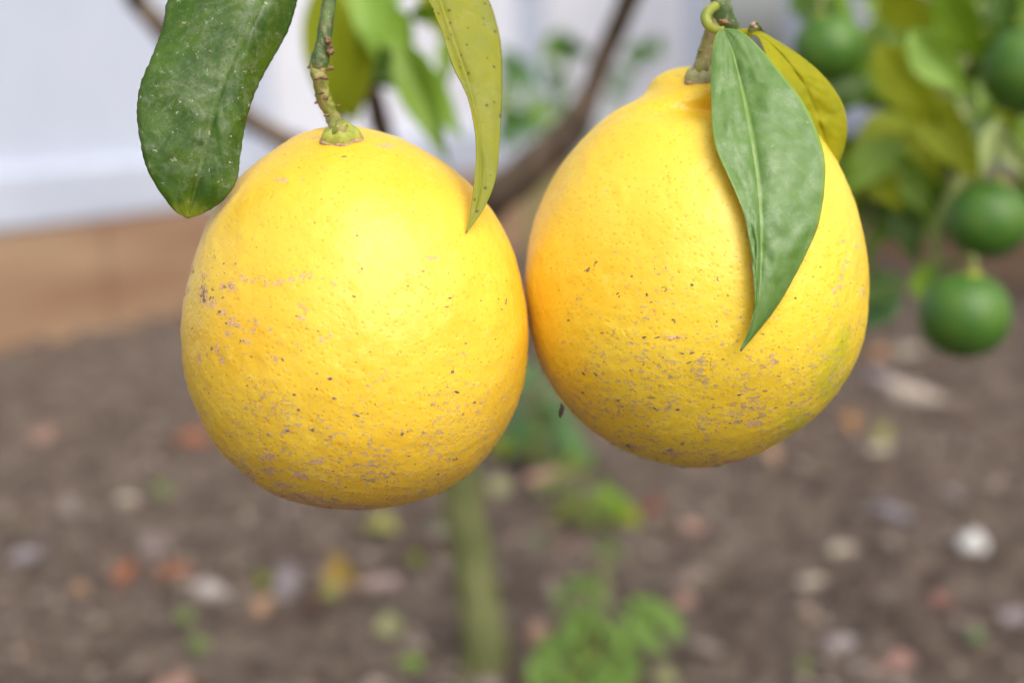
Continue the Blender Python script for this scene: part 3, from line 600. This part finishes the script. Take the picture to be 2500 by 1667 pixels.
# ------------------------------------------------------------------ leaves seen out of focus
def leaf_mesh(kind, fold=0.25, curl=0.25, wave=0.05, wid=0.22, rows=16, cols=4, lobes=0):
    V, UVs, Fc = [], [], []
    for i in range(rows + 1):
        u = i / rows; wd = wid * (math.sin(math.pi * u ** (0.85 if lobes else 0.72)) ** (0.8 if lobes else 1.15) if 0 < u < 1 else 0) + 0.006
        if lobes: wd *= 0.8 + 0.3 * abs(math.sin(u * math.pi * lobes))
        for k in range(2 * cols + 1):
            t = (k - cols) / cols
            V.append((t * wd, u, fold * abs(t) * wd - curl * (u - 0.15) ** 2 + wave * 0.4 * math.sin(u * 11 + t * 2) * abs(t))); UVs.append((u, 0.5 + t / 2))
    W = 2 * cols + 1
    for i in range(rows):
        for k in range(W - 1): Fc.append((i * W + k, i * W + k + 1, (i + 1) * W + k + 1, (i + 1) * W + k))
    me = mesh(kind, V, Fc); uvl = me.uv_layers.new(name='UVMap'); vi = np.zeros(len(me.loops), int); me.loops.foreach_get('vertex_index', vi)
    uvl.data.foreach_set('uv', np.array(UVs)[vi].ravel()); me.materials.append(BGL['mid']); return me
LM = [leaf_mesh('leaf', 0.25, 0.22, 0.04), leaf_mesh('leaf', 0.45, 0.10, 0.06), leaf_mesh('leaf', 0.15, 0.40, 0.05), leaf_mesh('leaf', 0.6, 0.3, 0.08)]
WM = [leaf_mesh('leaf', 0.15, 0.3, 0.10, 0.42, 14, 4, 3), leaf_mesh('leaf', 0.2, 0.2, 0.12, 0.36, 14, 4, 4)]
def place_leaf(parent, a, b, width, mat, roll=0.0, me=None, name='leaf', face=None):
    ax = (b - a); L = ax.length; ax.normalize()
    nrm = (CAM - (a + b) / 2).normalized() if face is None else face
    nrm = (nrm - ax * nrm.dot(ax)).normalized(); nrm = Matrix.Rotation(roll, 3, ax) @ nrm; x = ax.cross(nrm)
    me = me or random.choice(LM)
    m = Matrix((x, ax, nrm)).transposed().to_4x4() @ Matrix.Diagonal((width / 0.45, L, L, 1)); m.translation = a
    return link(name, me, mat, parent, m)
def px_leaf(parent, x0, y0, x1, y1, wpx, d0, d1, key, roll=0.0, me=None):
    d = (d0 + d1) / 2; return place_leaf(parent, P(x0, y0, d0), P(x1, y1, d1), wpx * d / F_PX, BGL[key], roll, me)

# ------------------------------------------------------------------ the lemon tree behind: trunk, limbs, leaves
tb = G(1185, 1590); td = gdepth(1185, 1590)
tree = empty('lemon_tree', tb); tag(tree, 'young lemon tree with an olive trunk and dark forked limbs behind the lemons', 'tree')
tube('trunk', [tb - Vector((0, 0, 0.04)), tb + Vector((0, 0, 0.004)), P(1172, 1500, td), P(1148, 1330, td), P(1118, 1130, td - 0.01), P(1095, 930, td - 0.02), P(1085, 760, td - 0.02), P(1090, 660, td - 0.02)],
     [0.026, 0.0215, 0.0185, 0.0180, 0.0178, 0.0175, 0.0175, 0.017], M['bark_green'], tree, seg=24, n=10, bump=0.15, bscale=40)
tube('limb', [P(1088, 690, td - 0.02), P(1130, 570, td - 0.03), P(1200, 490, td - 0.05), P(1290, 415, td - 0.08), P(1390, 320, td - 0.10), P(1430, 255, td - 0.12), P(1480, 130, td - 0.14), P(1535, 0, td - 0.18), P(1610, -200, td - 0.3), P(1740, -420, 0.72), P(1800, -425, 0.54)],
     [0.016, 0.0165, 0.0165, 0.016, 0.0145, 0.0105, 0.009, 0.0085, 0.007, 0.005, 0.0034], M['bark'], tree, seg=20, n=10, bump=0.2, bscale=40)
tube('limb', [P(1088, 690, td - 0.02), P(1030, 560, td - 0.03), P(880, 430, td - 0.06), P(700, 345, td - 0.10), P(610, 295, td - 0.12), P(500, 190, td - 0.14), P(395, 70, td - 0.16), P(320, -40, td - 0.2), P(380, -300, 0.8), P(640, -450, 0.65), P(880, -425, 0.52)],
     [0.013, 0.012, 0.0105, 0.0090, 0.0085, 0.008, 0.008, 0.0075, 0.006, 0.0045, 0.0032], M['bark'], tree, seg=20, n=10, bump=0.2, bscale=40)
tube('limb', [P(1000, 520, td - 0.03), P(960, 400, td - 0.10), P(925, 290, 1.0), P(905, 210, 0.92), P(860, 60, 0.86), P(840, -120, 0.82)], [0.009, 0.008, 0.0075, 0.006, 0.005, 0.004], M['bark'], tree, seg=16, n=8, bump=0.2, bscale=40)
for a in [(800, -60, 812, 330, 130, 0.74, 0.76, 'olive', 0.15, LM[0]), (860, 10, 850, 300, 110, 0.80, 0.80, 'olive', -0.2, LM[2]), (900, -10, 985, 135, 110, 0.78, 0.76, 'bright', 0.2, LM[0]), (960, -90, 900, 110, 90, 0.80, 0.78, 'bright', -0.4, LM[2]),
          (975, 95, 1092, 400, 95, 0.72, 0.70, 'mid', 0.2, LM[1]), (985, 105, 1080, 330, 70, 0.73, 0.71, 'bright', -0.3, LM[1]), (1000, 40, 1110, 20, 55, 0.80, 0.78, 'mid', 0.4, LM[0]), (900, 90, 990, 240, 80, 0.80, 0.79, 'dark', 0.2, LM[2]), (1110, 60, 1075, 215, 60, 0.9, 0.88, 'mid', 0.5, LM[0]), (880, -70, 915, 130, 110, 0.76, 0.75, 'bright', 0.1, LM[0]), (930, 30, 1010, 130, 100, 0.8, 0.8, 'mid', 0.0, LM[0]), (815, 30, 870, 310, 150, 0.77, 0.78, 'olive', 0.0, LM[0]), (1040, -30, 1080, 90, 70, 0.82, 0.8, 'olive', 0.2, LM[0]), (1000, 150, 1120, 330, 90, 0.76, 0.74, 'bright', 0.1, LM[0]), (830, 20, 780, 150, 60, 0.82, 0.80, 'mid', 0.3, LM[1])]:
    px_leaf(tree, *a)

def green_fruit(px, py, r_px, depth, label, stalk):
    r = r_px * depth / F_PX; c = P(px, py, depth)
    root = empty('green_citrus_fruit', c - Vector((0, 0, r))); tag(root, label, 'green fruit', 'small unripe green citrus fruit')
    bm = bmesh.new(); bmesh.ops.create_uvsphere(bm, u_segments=40, v_segments=28, radius=r)
    for v in bm.verts:
        t = v.co.z / r; v.co.z *= 0.97; k = 1 - 0.05 * max(0, t) ** 6 + 0.02 * noise.noise(v.co * 60 + Vector((px, 0, 0))); v.co *= k
    me = bpy.data.meshes.new('rind'); bm.to_mesh(me); bm.free()
    tilt = Matrix.Rotation(random.uniform(-0.3, 0.3), 4, 'Y') @ Matrix.Rotation(random.uniform(-0.25, 0.25), 4, 'X')
    m = Matrix.Translation(c) @ tilt; link('rind', me, M['greenfruit'], root, m)
    tp = m @ Vector((0, 0, r * 0.93))
    cm = lump(px, r * 0.22, r * 0.22, r * 0.09, 2, 0.2); mm = m.copy(); mm.translation = tp; link('calyx', cm, M['calyx'], root, mm)
    tube('stalk', [tp, tp + Vector((0, 0, 0.008)), (tp + stalk) / 2 + Vector((0, 0, 0.004)), stalk], [0.0017, 0.0015, 0.0015, 0.0016], M['stem'], root, seg=10, n=5)
green_fruit(940, 165, 52, 0.86, 'small dark green fruit among the leaves between the two stalks', P(905, 60, 0.88))

# ------------------------------------------------------------------ citrus bush at the right edge
bushb = G(2900, 1250); bushb.y = 1.15; bushb.x = 0.78; bushb.z = 0
bush = empty('citrus_bush', bushb); tag(bush, 'dense leafy citrus bush with unripe green fruit behind the necked lemon', 'bush')
tube('stem', [bushb - Vector((0, 0, 0.03)), bushb + Vector((0, 0, 0.02)), bushb + Vector((-0.03, -0.05, 0.25)), P(2720, 300, 1.0), P(2640, 60, 0.93), P(2560, -140, 0.88), P(2480, -330, 0.86)], [0.022, 0.018, 0.015, 0.013, 0.010, 0.007, 0.005], M['bark'], bush, seg=16, n=8, bump=0.2, bscale=40)
tube('branch', [P(2690, 220, 0.98), P(2560, 120, 0.86), P(2420, 40, 0.80), P(2250, 0, 0.78), P(2080, -30, 0.76), P(2000, -60, 0.76)], [0.008, 0.006, 0.005, 0.004, 0.003, 0.002], M['bark_green'], bush, seg=12, n=8)
tube('branch', [P(2710, 320, 1.0), P(2600, 330, 0.86), P(2480, 350, 0.80), P(2380, 400, 0.77), P(2300, 520, 0.75), P(2285, 610, 0.74), P(2300, 660, 0.735)], [0.008, 0.006, 0.005, 0.004, 0.003, 0.0025, 0.002], M['stem'], bush, seg=12, n=8)
tube('branch', [P(2400, 60, 0.80), P(2330, 180, 0.78), P(2250, 320, 0.78), P(2160, 430, 0.78), P(2110, 560, 0.78), P(2100, 650, 0.78)], [0.005, 0.0042, 0.0036, 0.003, 0.0022, 0.0015], M['bark_green'], bush, seg=12, n=8)
key = [
 (2140, 105, 2300, 330, 120, 0.72, 0.72, 'olive', 0.1, LM[0]), (2225, 225, 2420, 455, 120, 0.73, 0.72, 'olive', -0.2, LM[0]), (2222, 75, 2372, 245, 105, 0.69, 0.68, 'bright', 0.15, LM[1]),
 (2290, -40, 2400, 175, 110, 0.73, 0.74, 'mid', 0.2, LM[0]), (2140, -20, 2290, 85, 110, 0.76, 0.75, 'olive', 0.3, LM[2]), (2250, 30, 2160, 130, 80, 0.80, 0.78, 'mid', 0.2, LM[0]),
 (2290, 330, 2060, 470, 110, 0.78, 0.76, 'olive', 0.3, LM[2]), (2250, 400, 2130, 600, 120, 0.80, 0.78, 'mid', 0.1, LM[0]), (2170, 420, 2240, 640, 115, 0.79, 0.77, 'dark', 0.0, LM[0]), (2130, 360, 2290, 540, 90, 0.77, 0.76, 'mid', -0.4, LM[1]),
 (2040, 400, 2150, 560, 90, 0.80, 0.79, 'mid', 0.3, LM[2]), (2210, 690, 2050, 720, 80, 0.80, 0.78, 'dark', 0.2, LM[0]), (2200, 730, 2070, 800, 70, 0.80, 0.80, 'blue', 0.2, LM[2]), (2265, 640, 2260, 760, 80, 0.74, 0.72, 'mid', 0.5, LM[1]),
 (2440, 290, 2395, 440, 50, 0.70, 0.69, 'pale', 0.2, LM[1]), (2440, 300, 2520, 460, 46, 0.70, 0.69, 'pale', 0.3, LM[1]), (2450, -50, 2440, 120, 90, 0.74, 0.74, 'dark', 0.2, LM[0]), (2480, -30, 2540, 90, 90, 0.78, 0.76, 'mid', 0.1, LM[2]),
 (2200, 280, 2080, 380, 90, 0.76, 0.75, 'olive', 0.2, LM[0]), (2180, 340, 2060, 470, 100, 0.75, 0.75, 'mid', 0.1, LM[0]), (2230, 300, 2290, 440, 90, 0.77, 0.76, 'olive', 0.1, LM[0]), (2110, 380, 2200, 520, 90, 0.76, 0.75, 'olive', 0.2, LM[0]), (2160, 60, 2080, 180, 80, 0.8, 0.8, 'mid', 0.1, LM[0]), (2360, 200, 2366, 320, 40, 0.70, 0.69, 'pale', 0.6, LM[1]), (1960, -40, 1990, 70, 90, 0.80, 0.78, 'dark', 0.2, LM[0]), (2080, 170, 2000, 300, 100, 0.80, 0.79, 'dark', 0.0, LM[2]), (2120, 190, 2060, 270, 70, 0.78, 0.78, 'dark', 0.3, LM[0]),
 (2190, 300, 2080, 400, 80, 0.82, 0.80, 'dark', 0.1, LM[0]), (2360, 300, 2250, 420, 110, 0.82, 0.80, 'dark', 0.1, LM[2]), (2380, 250, 2470, 380, 110, 0.84, 0.82, 'dark', 0.0, LM[0]), (2420, 0, 2500, 120, 90, 0.80, 0.80, 'mid', 0.2, LM[0]),
 (2060, 560, 2130, 650, 70, 0.82, 0.80, 'mid', 0.1, LM[0]), (2300, 470, 2330, 600, 60, 0.84, 0.82, 'dark', 0.3, LM[1]), (2330, -60, 2210, 40, 90, 0.84, 0.82, 'dark', 0.1, LM[0]), (2500, 280, 2560, 420, 90, 0.76, 0.75, 'mid', 0.1, LM[0]), (2420, 440, 2340, 520, 70, 0.80, 0.79, 'dark', 0.2, LM[0])]
for k in key: px_leaf(bush, *k[:4], k[4] * 1.0, *k[5:])
gaps = [(2106, 286, 46), (2335, 460, 38), (2450, 410, 48), (2108, 45, 34)]
cnt = 0
while cnt < 270:
    x0 = random.uniform(1985, 2560); y0 = random.uniform(-80, 430); a = random.uniform(0.6, 2.6); L = random.uniform(150, 240)
    if x0 < 2060 and y0 > 60: continue
    x1, y1 = x0 + math.cos(a) * L, y0 + math.sin(a) * L
    if x1 < 1990 or y1 > 610: continue
    ok = True
    for gx, gy, gr in gaps:
        for t in (0.15, 0.4, 0.65, 0.9):
            if math.hypot(x0 + (x1 - x0) * t - gx, y0 + (y1 - y0) * t - gy) < gr + 20: ok = False
    if not ok: continue
    d = random.uniform(0.78, 1.0); px_leaf(bush, x0, y0, x1, y1, random.uniform(65, 105), d, d + random.uniform(-0.04, 0.04), random.choice(['dark', 'mid', 'mid', 'mid', 'olive', 'bright']), random.uniform(-0.7, 0.7)); cnt += 1
green_fruit(2022, 118, 86, 0.74, 'pale-lit green fruit beside the golden leaf at top', P(2050, -30, 0.77))
green_fruit(2505, 175, 108, 0.70, 'large green fruit cut off by the right edge at top', P(2560, 10, 0.80))
green_fruit(2412, 535, 100, 0.72, 'dark green fruit at middle right, just above the lowest one', P(2440, 380, 0.79))
green_fruit(2356, 768, 110, 0.70, 'lowest green fruit, hanging over the bare soil at right', P(2300, 650, 0.735))

# ------------------------------------------------------------------ weedy shrub against the fence
shb = G(1330, 850); shrub = empty('garden_shrub', shb); tag(shrub, 'thin bluish-green shrub against the white fence, seen between the lemons', 'shrub')
sd = (shb - CAM).dot(FWD)
for pts in [[(1330, 850), (1325, 450), (1330, 330), (1300, 240), (1265, 160)], [(1335, 850), (1350, 420), (1370, 260), (1378, 120), (1380, 60)], [(1325, 850), (1290, 460), (1270, 330), (1230, 250)], [(1340, 850), (1420, 420), (1500, 260), (1560, 130)]]:
    tube('stem', [P(x, y, sd * (1 if y > 600 else 0.97)) for x, y in pts], [0.006] + [0.004] * (len(pts) - 2) + [0.002], M['stem'], shrub, seg=8, n=5)
for (x, y, s_) in [(1380, 112, 70), (1350, 118, 55), (1405, 118, 50), (1240, 150, 55), (1280, 190, 60), (1262, 165, 45), (1290, 300, 70), (1255, 290, 60), (1270, 312, 50), (1235, 330, 50), (1300, 250, 40), (1375, 200, 40), (1360, 250, 45), (1225, 250, 45), (1560, 130, 60), (1595, 118, 45), (1240, 205, 50), (1330, 280, 40), (1520, 190, 40), (1500, 230, 40), (1340, 180, 36), (1400, 260, 36)]:
    s_ *= 1.5; a = random.uniform(0, 6.28); px_leaf(shrub, x - math.cos(a) * s_ * 0.5, y - math.sin(a) * s_ * 0.4, x + math.cos(a) * s_ * 0.5, y + math.sin(a) * s_ * 0.4, s_ * 0.75, sd * 0.97, sd * 0.96, random.choice(['blue', 'blue', 'dark', 'mid']), random.uniform(-.5, .5))

# ------------------------------------------------------------------ weeds and seedlings on the soil
def weed(bx, by, leaves, label, name='weed', cat='weed', group='weeds growing in the bare soil'):
    b = G(bx, by); d = (b - CAM).dot(FWD); root = empty(name, b); tag(root, label, cat, group)
    for (x, y, s_, k, dd) in [(x + q * s_ * 0.62 + random.uniform(-4, 4), y + abs(q) * s_ * 0.25 - (q == 0) * s_ * 0.3, s_ * random.uniform(0.5, 0.66), k, dd) for (x, y, s_, k, dd) in leaves for q in ((-1, 0, 1) if len(leaves) > 4 else (0,))]:
        c = P(x, y, d + dd)
        if c.z < 0.006: c.z = 0.006
        a = random.uniform(-0.9, 0.9); s = s_ * d / F_PX
        out = (c - b); out.z = 0; out = out.normalized() if out.length > 1e-4 else Vector((math.sin(a), math.cos(a), 0))
        out = Matrix.Rotation(a * 0.6, 3, 'Z') @ out; out.z = random.uniform(-0.25, 0.35)
        base_ = c - out * s * 0.9
        place_leaf(root, base_, c + out * s * 0.9, s * 1.9, BGL[k], random.uniform(-0.3, 0.3), random.choice(WM), face=Vector((0, -0.55, 0.8)))
        tube('stem', [b, (b + base_) / 2 + Vector((0, 0, 0.004)), base_], [0.0014, 0.0011, 0.0008], M['stem'], root, seg=6, n=4)
    return root
weed(1445, 1680, [(1375, 1580, 66, 'weed', 0), (1500, 1590, 66, 'weed', .01), (1415, 1425, 52, 'weed', .03), (1612, 1508, 52, 'weed', .02), (1490, 1335, 34, 'weed', .05), (1438, 1510, 54, 'weed', 0), (1555, 1548, 48, 'weed', 0), (1340, 1640, 48, 'weed', -.02), (1470, 1660, 60, 'weed', -.03), (1390, 1480, 40, 'weed', .02), (1560, 1480, 36, 'weed', .02)], 'large bright green weed at the bottom edge, below the lemons')
weed(1440, 1290, [(1485, 1225, 40, 'mid', 0), (1420, 1205, 40, 'dark', .05), (1470, 1170, 34, 'dark', .08), (1390, 1240, 36, 'olive', .02), (1350, 1180, 34, 'mid', .1), (1530, 1260, 30, 'olive', 0), (1390, 1130, 34, 'olive', .1)], 'low olive-green weed just behind the large bright one')
weed(1315, 1130, [(1275, 925, 52, 'blue', -.05), (1325, 985, 56, 'blue', 0), (1285, 1050, 56, 'blue', 0), (1370, 1060, 48, 'blue', 0), (1250, 1000, 44, 'blue', .05), (1345, 930, 36, 'blue', .05), (1405, 1110, 40, 'blue', 0), (1310, 900, 40, 'blue', 0), (1240, 1080, 36, 'olive', 0)], 'tall blue-green weed showing in the gap between the two lemons')
for (x, y, s_, k, lab) in [(395, 1201, 26, 'weed', 'small green seedling on soil just above the crumpled dead leaf'), (450, 1512, 28, 'weed', 'upper of two green seedlings near the bottom left'), (482, 1578, 28, 'weed', 'lower of two green seedlings near the bottom left'), (638, 1420, 28, 'olive', 'olive seedling standing beside the round tan leaf scrap'), (1072, 1300, 28, 'blue', 'green seedling close against the olive trunk'), (1003, 1624, 30, 'bright', 'round green seedling left of the trunk base, at bottom'), (1964, 1630, 24, 'weed', 'tiny green seedling at the bottom edge, right of the large weed'), (2386, 1560, 24, 'blue', 'dull blue-green seedling at the bottom right'), (1015, 1370, 24, 'olive', 'thin olive seedling between pink chip and trunk'), (1310, 1325, 26, 'blue', 'grey-green seedling just right of the olive trunk')]:
    s_ *= 0.72
    weed(x, y + 14, [(x - s_ * .5, y - 8, s_, k, 0), (x + s_ * .55, y - 4, s_ * .9, k, 0), (x, y - s_ * .7, s_ * .9, k, .005), (x + 4, y + 12, s_ * .8, k, -.005)], lab, 'seedling', 'seedling', 'seedlings on the soil')

# ------------------------------------------------------------------ litter on the soil
LIT = {}
def litmat(c):
    if c not in LIT:
        c0 = c; c = tuple(0.74 * v + 0.26 * q for v, q in zip(c, (0.17, 0.13, 0.11))) if c != WHITE else c
        b = tuple(max(0.01, v * 0.62) for v in c); LIT[c0] = two_tone('litter_%d' % len(LIT), c, b, 70, 0.8, 0.4, 0.001); c = c0
    return LIT[c]
PINK, TAN, RUST, GREY, LAV, CREAM, WHITE = (0.50, 0.29, 0.22), (0.60, 0.37, 0.22), (0.36, 0.12, 0.05), (0.42, 0.36, 0.33), (0.34, 0.29, 0.31), (0.55, 0.47, 0.36), (0.86, 0.84, 0.80)
YEL, PALEG, BROWN, YG = (0.52, 0.34, 0.05), (0.42, 0.43, 0.20), (0.12, 0.055, 0.035), (0.40, 0.40, 0.10)
def dry_leaf_mesh(seed):
    me = leaf_mesh('dry_leaf', random.uniform(0.4, 0.9), random.uniform(-0.5, 0.6), random.uniform(0.1, 0.25), random.uniform(0.25, 0.4), 12, 4)
    me.materials.clear(); return me
def litter(kind, x, y, wpx, hpx, col, label, stand=0.35, ang=None):
    g = G(x, y + hpx * 0.35); d = (g - CAM).dot(FWD); g.z = gz(g.x, g.y); wm, hm = wpx * d / F_PX, hpx * d / F_PX
    a = random.uniform(0, 6.28) if ang is None else ang
    mt = litmat(col)
    if kind == 'fallen_leaf':
        me = dry_leaf_mesh(x); L = max(wm, hm) * 1.15
        rot = Matrix.Rotation(stand, 4, 'X') @ Matrix.Rotation(a, 4, 'Z'); m = Matrix.Translation(g + Vector((0, 0, 0.004 + 0.3 * hm * stand))) @ rot @ Matrix.Diagonal((L * 1.1, L, L, 1)) @ Matrix.Translation((0, -0.5, 0))
    elif kind == 'wood_chip':
        me = lump(x * 0.31, wm * 0.62, hm * 0.5, wm * 0.16, 2, 0.55, 0.9)
        m = Matrix.Translation(g + Vector((0, 0, 0.004 + 0.2 * hm))) @ Matrix.Rotation(stand + 0.25, 4, 'X') @ Matrix.Rotation(-(ang or 0), 4, 'Z')
    else:
        me = lump(x * 0.17, wm * 0.5, wm * 0.5, hm * 0.45, 3, 0.25, 1.0)
        m = Matrix.Translation(g + Vector((0, 0, hm * 0.28))) @ Matrix.Rotation(-(ang or 0), 4, 'Y')
    o = link(kind, me, mt, None, m); tag(o, label, {'fallen_leaf': 'leaf', 'wood_chip': 'chip', 'pebble': 'pebble'}[kind], {'fallen_leaf': 'dead leaves on the soil', 'wood_chip': 'chips lying on the soil', 'pebble': 'pebbles on the soil'}[kind])
    if kind == 'fallen_leaf':
        s_ = o.modifiers.new('thickness', 'SOLIDIFY'); s_.thickness = 0.012
    return o
V, Fc, MI = [], [], []
for i in range(220):
    y = 0.9 + 2.6 * random.random() ** 1.3; x = (random.random() - 0.5) * (0.85 * y + 0.2); z = gz(x, y) + 0.003
    L = random.uniform(0.006, 0.022); m = Matrix.Translation((x, y, z)) @ Matrix.Rotation(random.uniform(0, 6.28), 4, 'Z') @ Matrix.Rotation(random.uniform(-0.6, 0.6), 4, 'X') @ Matrix.Rotation(random.uniform(-0.5, 0.5), 4, 'Y')
    k = len(V); nn = 6
    for zz in (0, 0.0012):
        for j in range(nn):
            a = 6.283 * j / nn; rr = L * random.uniform(0.35, 1.0); V.append(m @ Vector((math.cos(a) * rr, math.sin(a) * rr * 0.55, zz + L * 0.25 * math.cos(2 * a))))
    Fc.append(tuple(k + nn + j for j in range(nn))); Fc.append(tuple(k + nn - 1 - j for j in range(nn))); mi = random.randrange(5); MI += [mi] * (nn + 2)
    for j in range(nn): Fc.append((k + j, k + (j + 1) % nn, k + nn + (j + 1) % nn, k + nn + j))
me = mesh('leaf_litter', V, Fc)
for c_ in ((0.19, 0.11, 0.07), (0.27, 0.19, 0.135), (0.09, 0.06, 0.05), (0.28, 0.19, 0.155), (0.20, 0.18, 0.10)): me.materials.append(two_tone('scrap', c_, tuple(v * 0.6 for v in c_), 90, 0.85, 0.3, 0.001))
me.polygons.foreach_set('material_index', MI)
tag(link('leaf_litter', me, None, smooth=False), 'small brown scraps of dead leaf scattered over the soil', 'leaf litter', kind='stuff')
fl, wc, pb = 'fallen_leaf', 'wood_chip', 'pebble'
for a in [
 (fl, 105, 1043, 56, 50, PINK, 'pinkish dry leaf scrap nearest the timber board at left', 0.6),
 (fl, 470, 1052, 84, 46, RUST, 'rust-red dead leaf poking out behind the scarred lemon', 0.5, 1.4),
 (pb, 169, 1209, 44, 36, GREY, 'small grey pebble left of the seedling, above the tan leaf scrap'),
 (wc, 307, 1204, 50, 42, CREAM, 'dull beige chip just left of the lone seedling'),
 (fl, 375, 1300, 110, 80, (0.30, 0.235, 0.215), 'greyish top flap of the crumpled dead leaf heap at left', 0.7, 0.4),
 (fl, 305, 1378, 76, 70, RUST, 'rust-brown curled dead leaf on the near side of the heap at left', 0.9, 2.6),
 (fl, 418, 1368, 90, 60, RUST, 'rust-brown dead leaf on the far side of the heap, toward the lemon', 0.8, 0.9),
 (wc, 61, 1358, 70, 52, LAV, 'mauve-grey chip close to the left edge'),
 (fl, 196, 1397, 50, 44, TAN, 'round pale tan leaf scrap left of the crumpled heap', 0.8),
 (fl, 412, 1645, 96, 60, PINK, 'pale pink dry leaf cut off by the bottom edge', 0.7, 0.7),
 (wc, 516, 1435, 78, 54, (0.56, 0.50, 0.46), 'whitish chip right of the crumpled dead leaf heap', 0.3, 0.4),
 (fl, 646, 1486, 52, 50, TAN, 'round orange-tan leaf scrap below the olive seedling', 0.9),
 (wc, 700, 1417, 52, 84, LAV, 'upright mauve chip beside the olive seedling', 0.8),
 (fl, 834, 1396, 74, 104, YEL, 'curled yellow-orange dead leaf standing on edge below the lemon', 1.2, 0.2),
 (fl, 800, 1432, 70, 56, YG, 'olive leaf tucked under the standing yellow leaf', 0.6, 1.2),
 (fl, 765, 1479, 56, 34, BROWN, 'dark red-brown leaf scrap below the standing yellow leaf', 0.4, 1.5),
 (wc, 931, 1396, 92, 44, (0.52, 0.38, 0.35), 'long pink chip between the yellow leaf and the trunk', 0.2, 0.1),
 (fl, 949, 1497, 50, 72, PALEG, 'pale green oval leaf on soil left of the trunk', 1.1, 0.1),
 (fl, 925, 1262, 84, 40, YG, 'yellow-olive leaf peeping from under the scarred lemon', 0.4, 1.3),
 (fl, 1220, 1180, 56, 52, PALEG, 'pale olive leaf right of the trunk, below the scarred lemon', 0.8),
 (wc, 1324, 1168, 84, 44, PINK, 'pink chip in front of the tall blue-green weed', 0.3),
 (fl, 1586, 1235, 52, 44, (0.34, 0.09, 0.04), 'red-brown leaf scrap at the right of the olive weed', 0.6),
 (wc, 1683, 1267, 60, 40, PINK, 'pink chip right of the red-brown leaf scrap', 0.3),
 (wc, 1397, 1334, 56, 34, (0.24, 0.13, 0.10), 'reddish brown chip above the large bright weed', 0.3),
 (fl, 1668, 1454, 54, 52, PINK, 'round pink leaf scrap right of the large bright weed', 0.8),
 (fl, 1313, 1517, 64, 46, PINK, 'pink leaf scrap between the trunk and the large bright weed', 0.6),
 (fl, 1618, 1628, 66, 50, PALEG, 'cream-green leaf at the bottom edge, touching the large weed', 0.6),
 (wc, 2222, 955, 118, 52, (0.66, 0.56, 0.47), 'long pale chip lying below the lowest green fruit', 0.35, 0.5),
 (wc, 2142, 922, 64, 38, LAV, 'mauve chip touching the upper end of the long pale chip', 0.3, 0.5),
 (fl, 2077, 1003, 48, 46, (0.56, 0.29, 0.11), 'round orange-tan leaf scrap by the edge of the necked lemon', 0.9),
 (fl, 2157, 1048, 48, 48, YG, 'round yellow-green leaf scrap below the long pale chip', 0.9),
 (fl, 1886, 1112, 50, 46, TAN, 'tan leaf scrap half hidden under the necked lemon', 0.9),
 (wc, 2147, 1101, 54, 40, CREAM, 'beige chip directly below the yellow-green leaf scrap', 0.2),
 (pb, 2373, 1302, 66, 66, WHITE, 'bright white pebble on the soil at right', 0, 0.4),
 (pb, 2333, 1209, 38, 34, GREY, 'grey pebble above the white pebble'),
 (pb, 2336, 1268, 36, 32, LAV, 'small bluish pebble touching the white pebble'),
 (wc, 2177, 1251, 80, 44, (0.25, 0.22, 0.25), 'bluish-grey chip left of the white pebble', 0.3, 0.5),
 (wc, 2054, 1327, 54, 40, CREAM, 'beige chip lying left of the white pebble', 0.2),
 (wc, 1981, 1402, 54, 44, CREAM, 'beige chip in open soil right of the round pink scrap', 0.2),
 (fl, 2303, 1452, 56, 36, (0.34, 0.14, 0.11), 'dull red leaf scrap below the white pebble', 0.4),
 (wc, 2480, 1477, 64, 44, LAV, 'mauve chip at the right edge below the white pebble', 0.3),
 (wc, 2052, 1533, 84, 52, (0.46, 0.39, 0.38), 'broad grey chip near the bottom, above the pink leaf', 0.3),
 (fl, 2187, 1583, 92, 50, (0.46, 0.25, 0.21), 'broad pink dead leaf near the bottom right', 0.4, 1.2),
 (pb, 2092, 1608, 40, 36, GREY, 'grey pebble at the bottom, beside the broad pink dead leaf'),
 (wc, 2148, 838, 52, 44, (0.45, 0.24, 0.12), 'orange-brown chip left of the lowest green fruit', 0.4),
 (wc, 2215, 838, 54, 46, (0.48, 0.42, 0.32), 'pale chip tucked against the lowest green fruit', 0.4),
]: litter(*a)
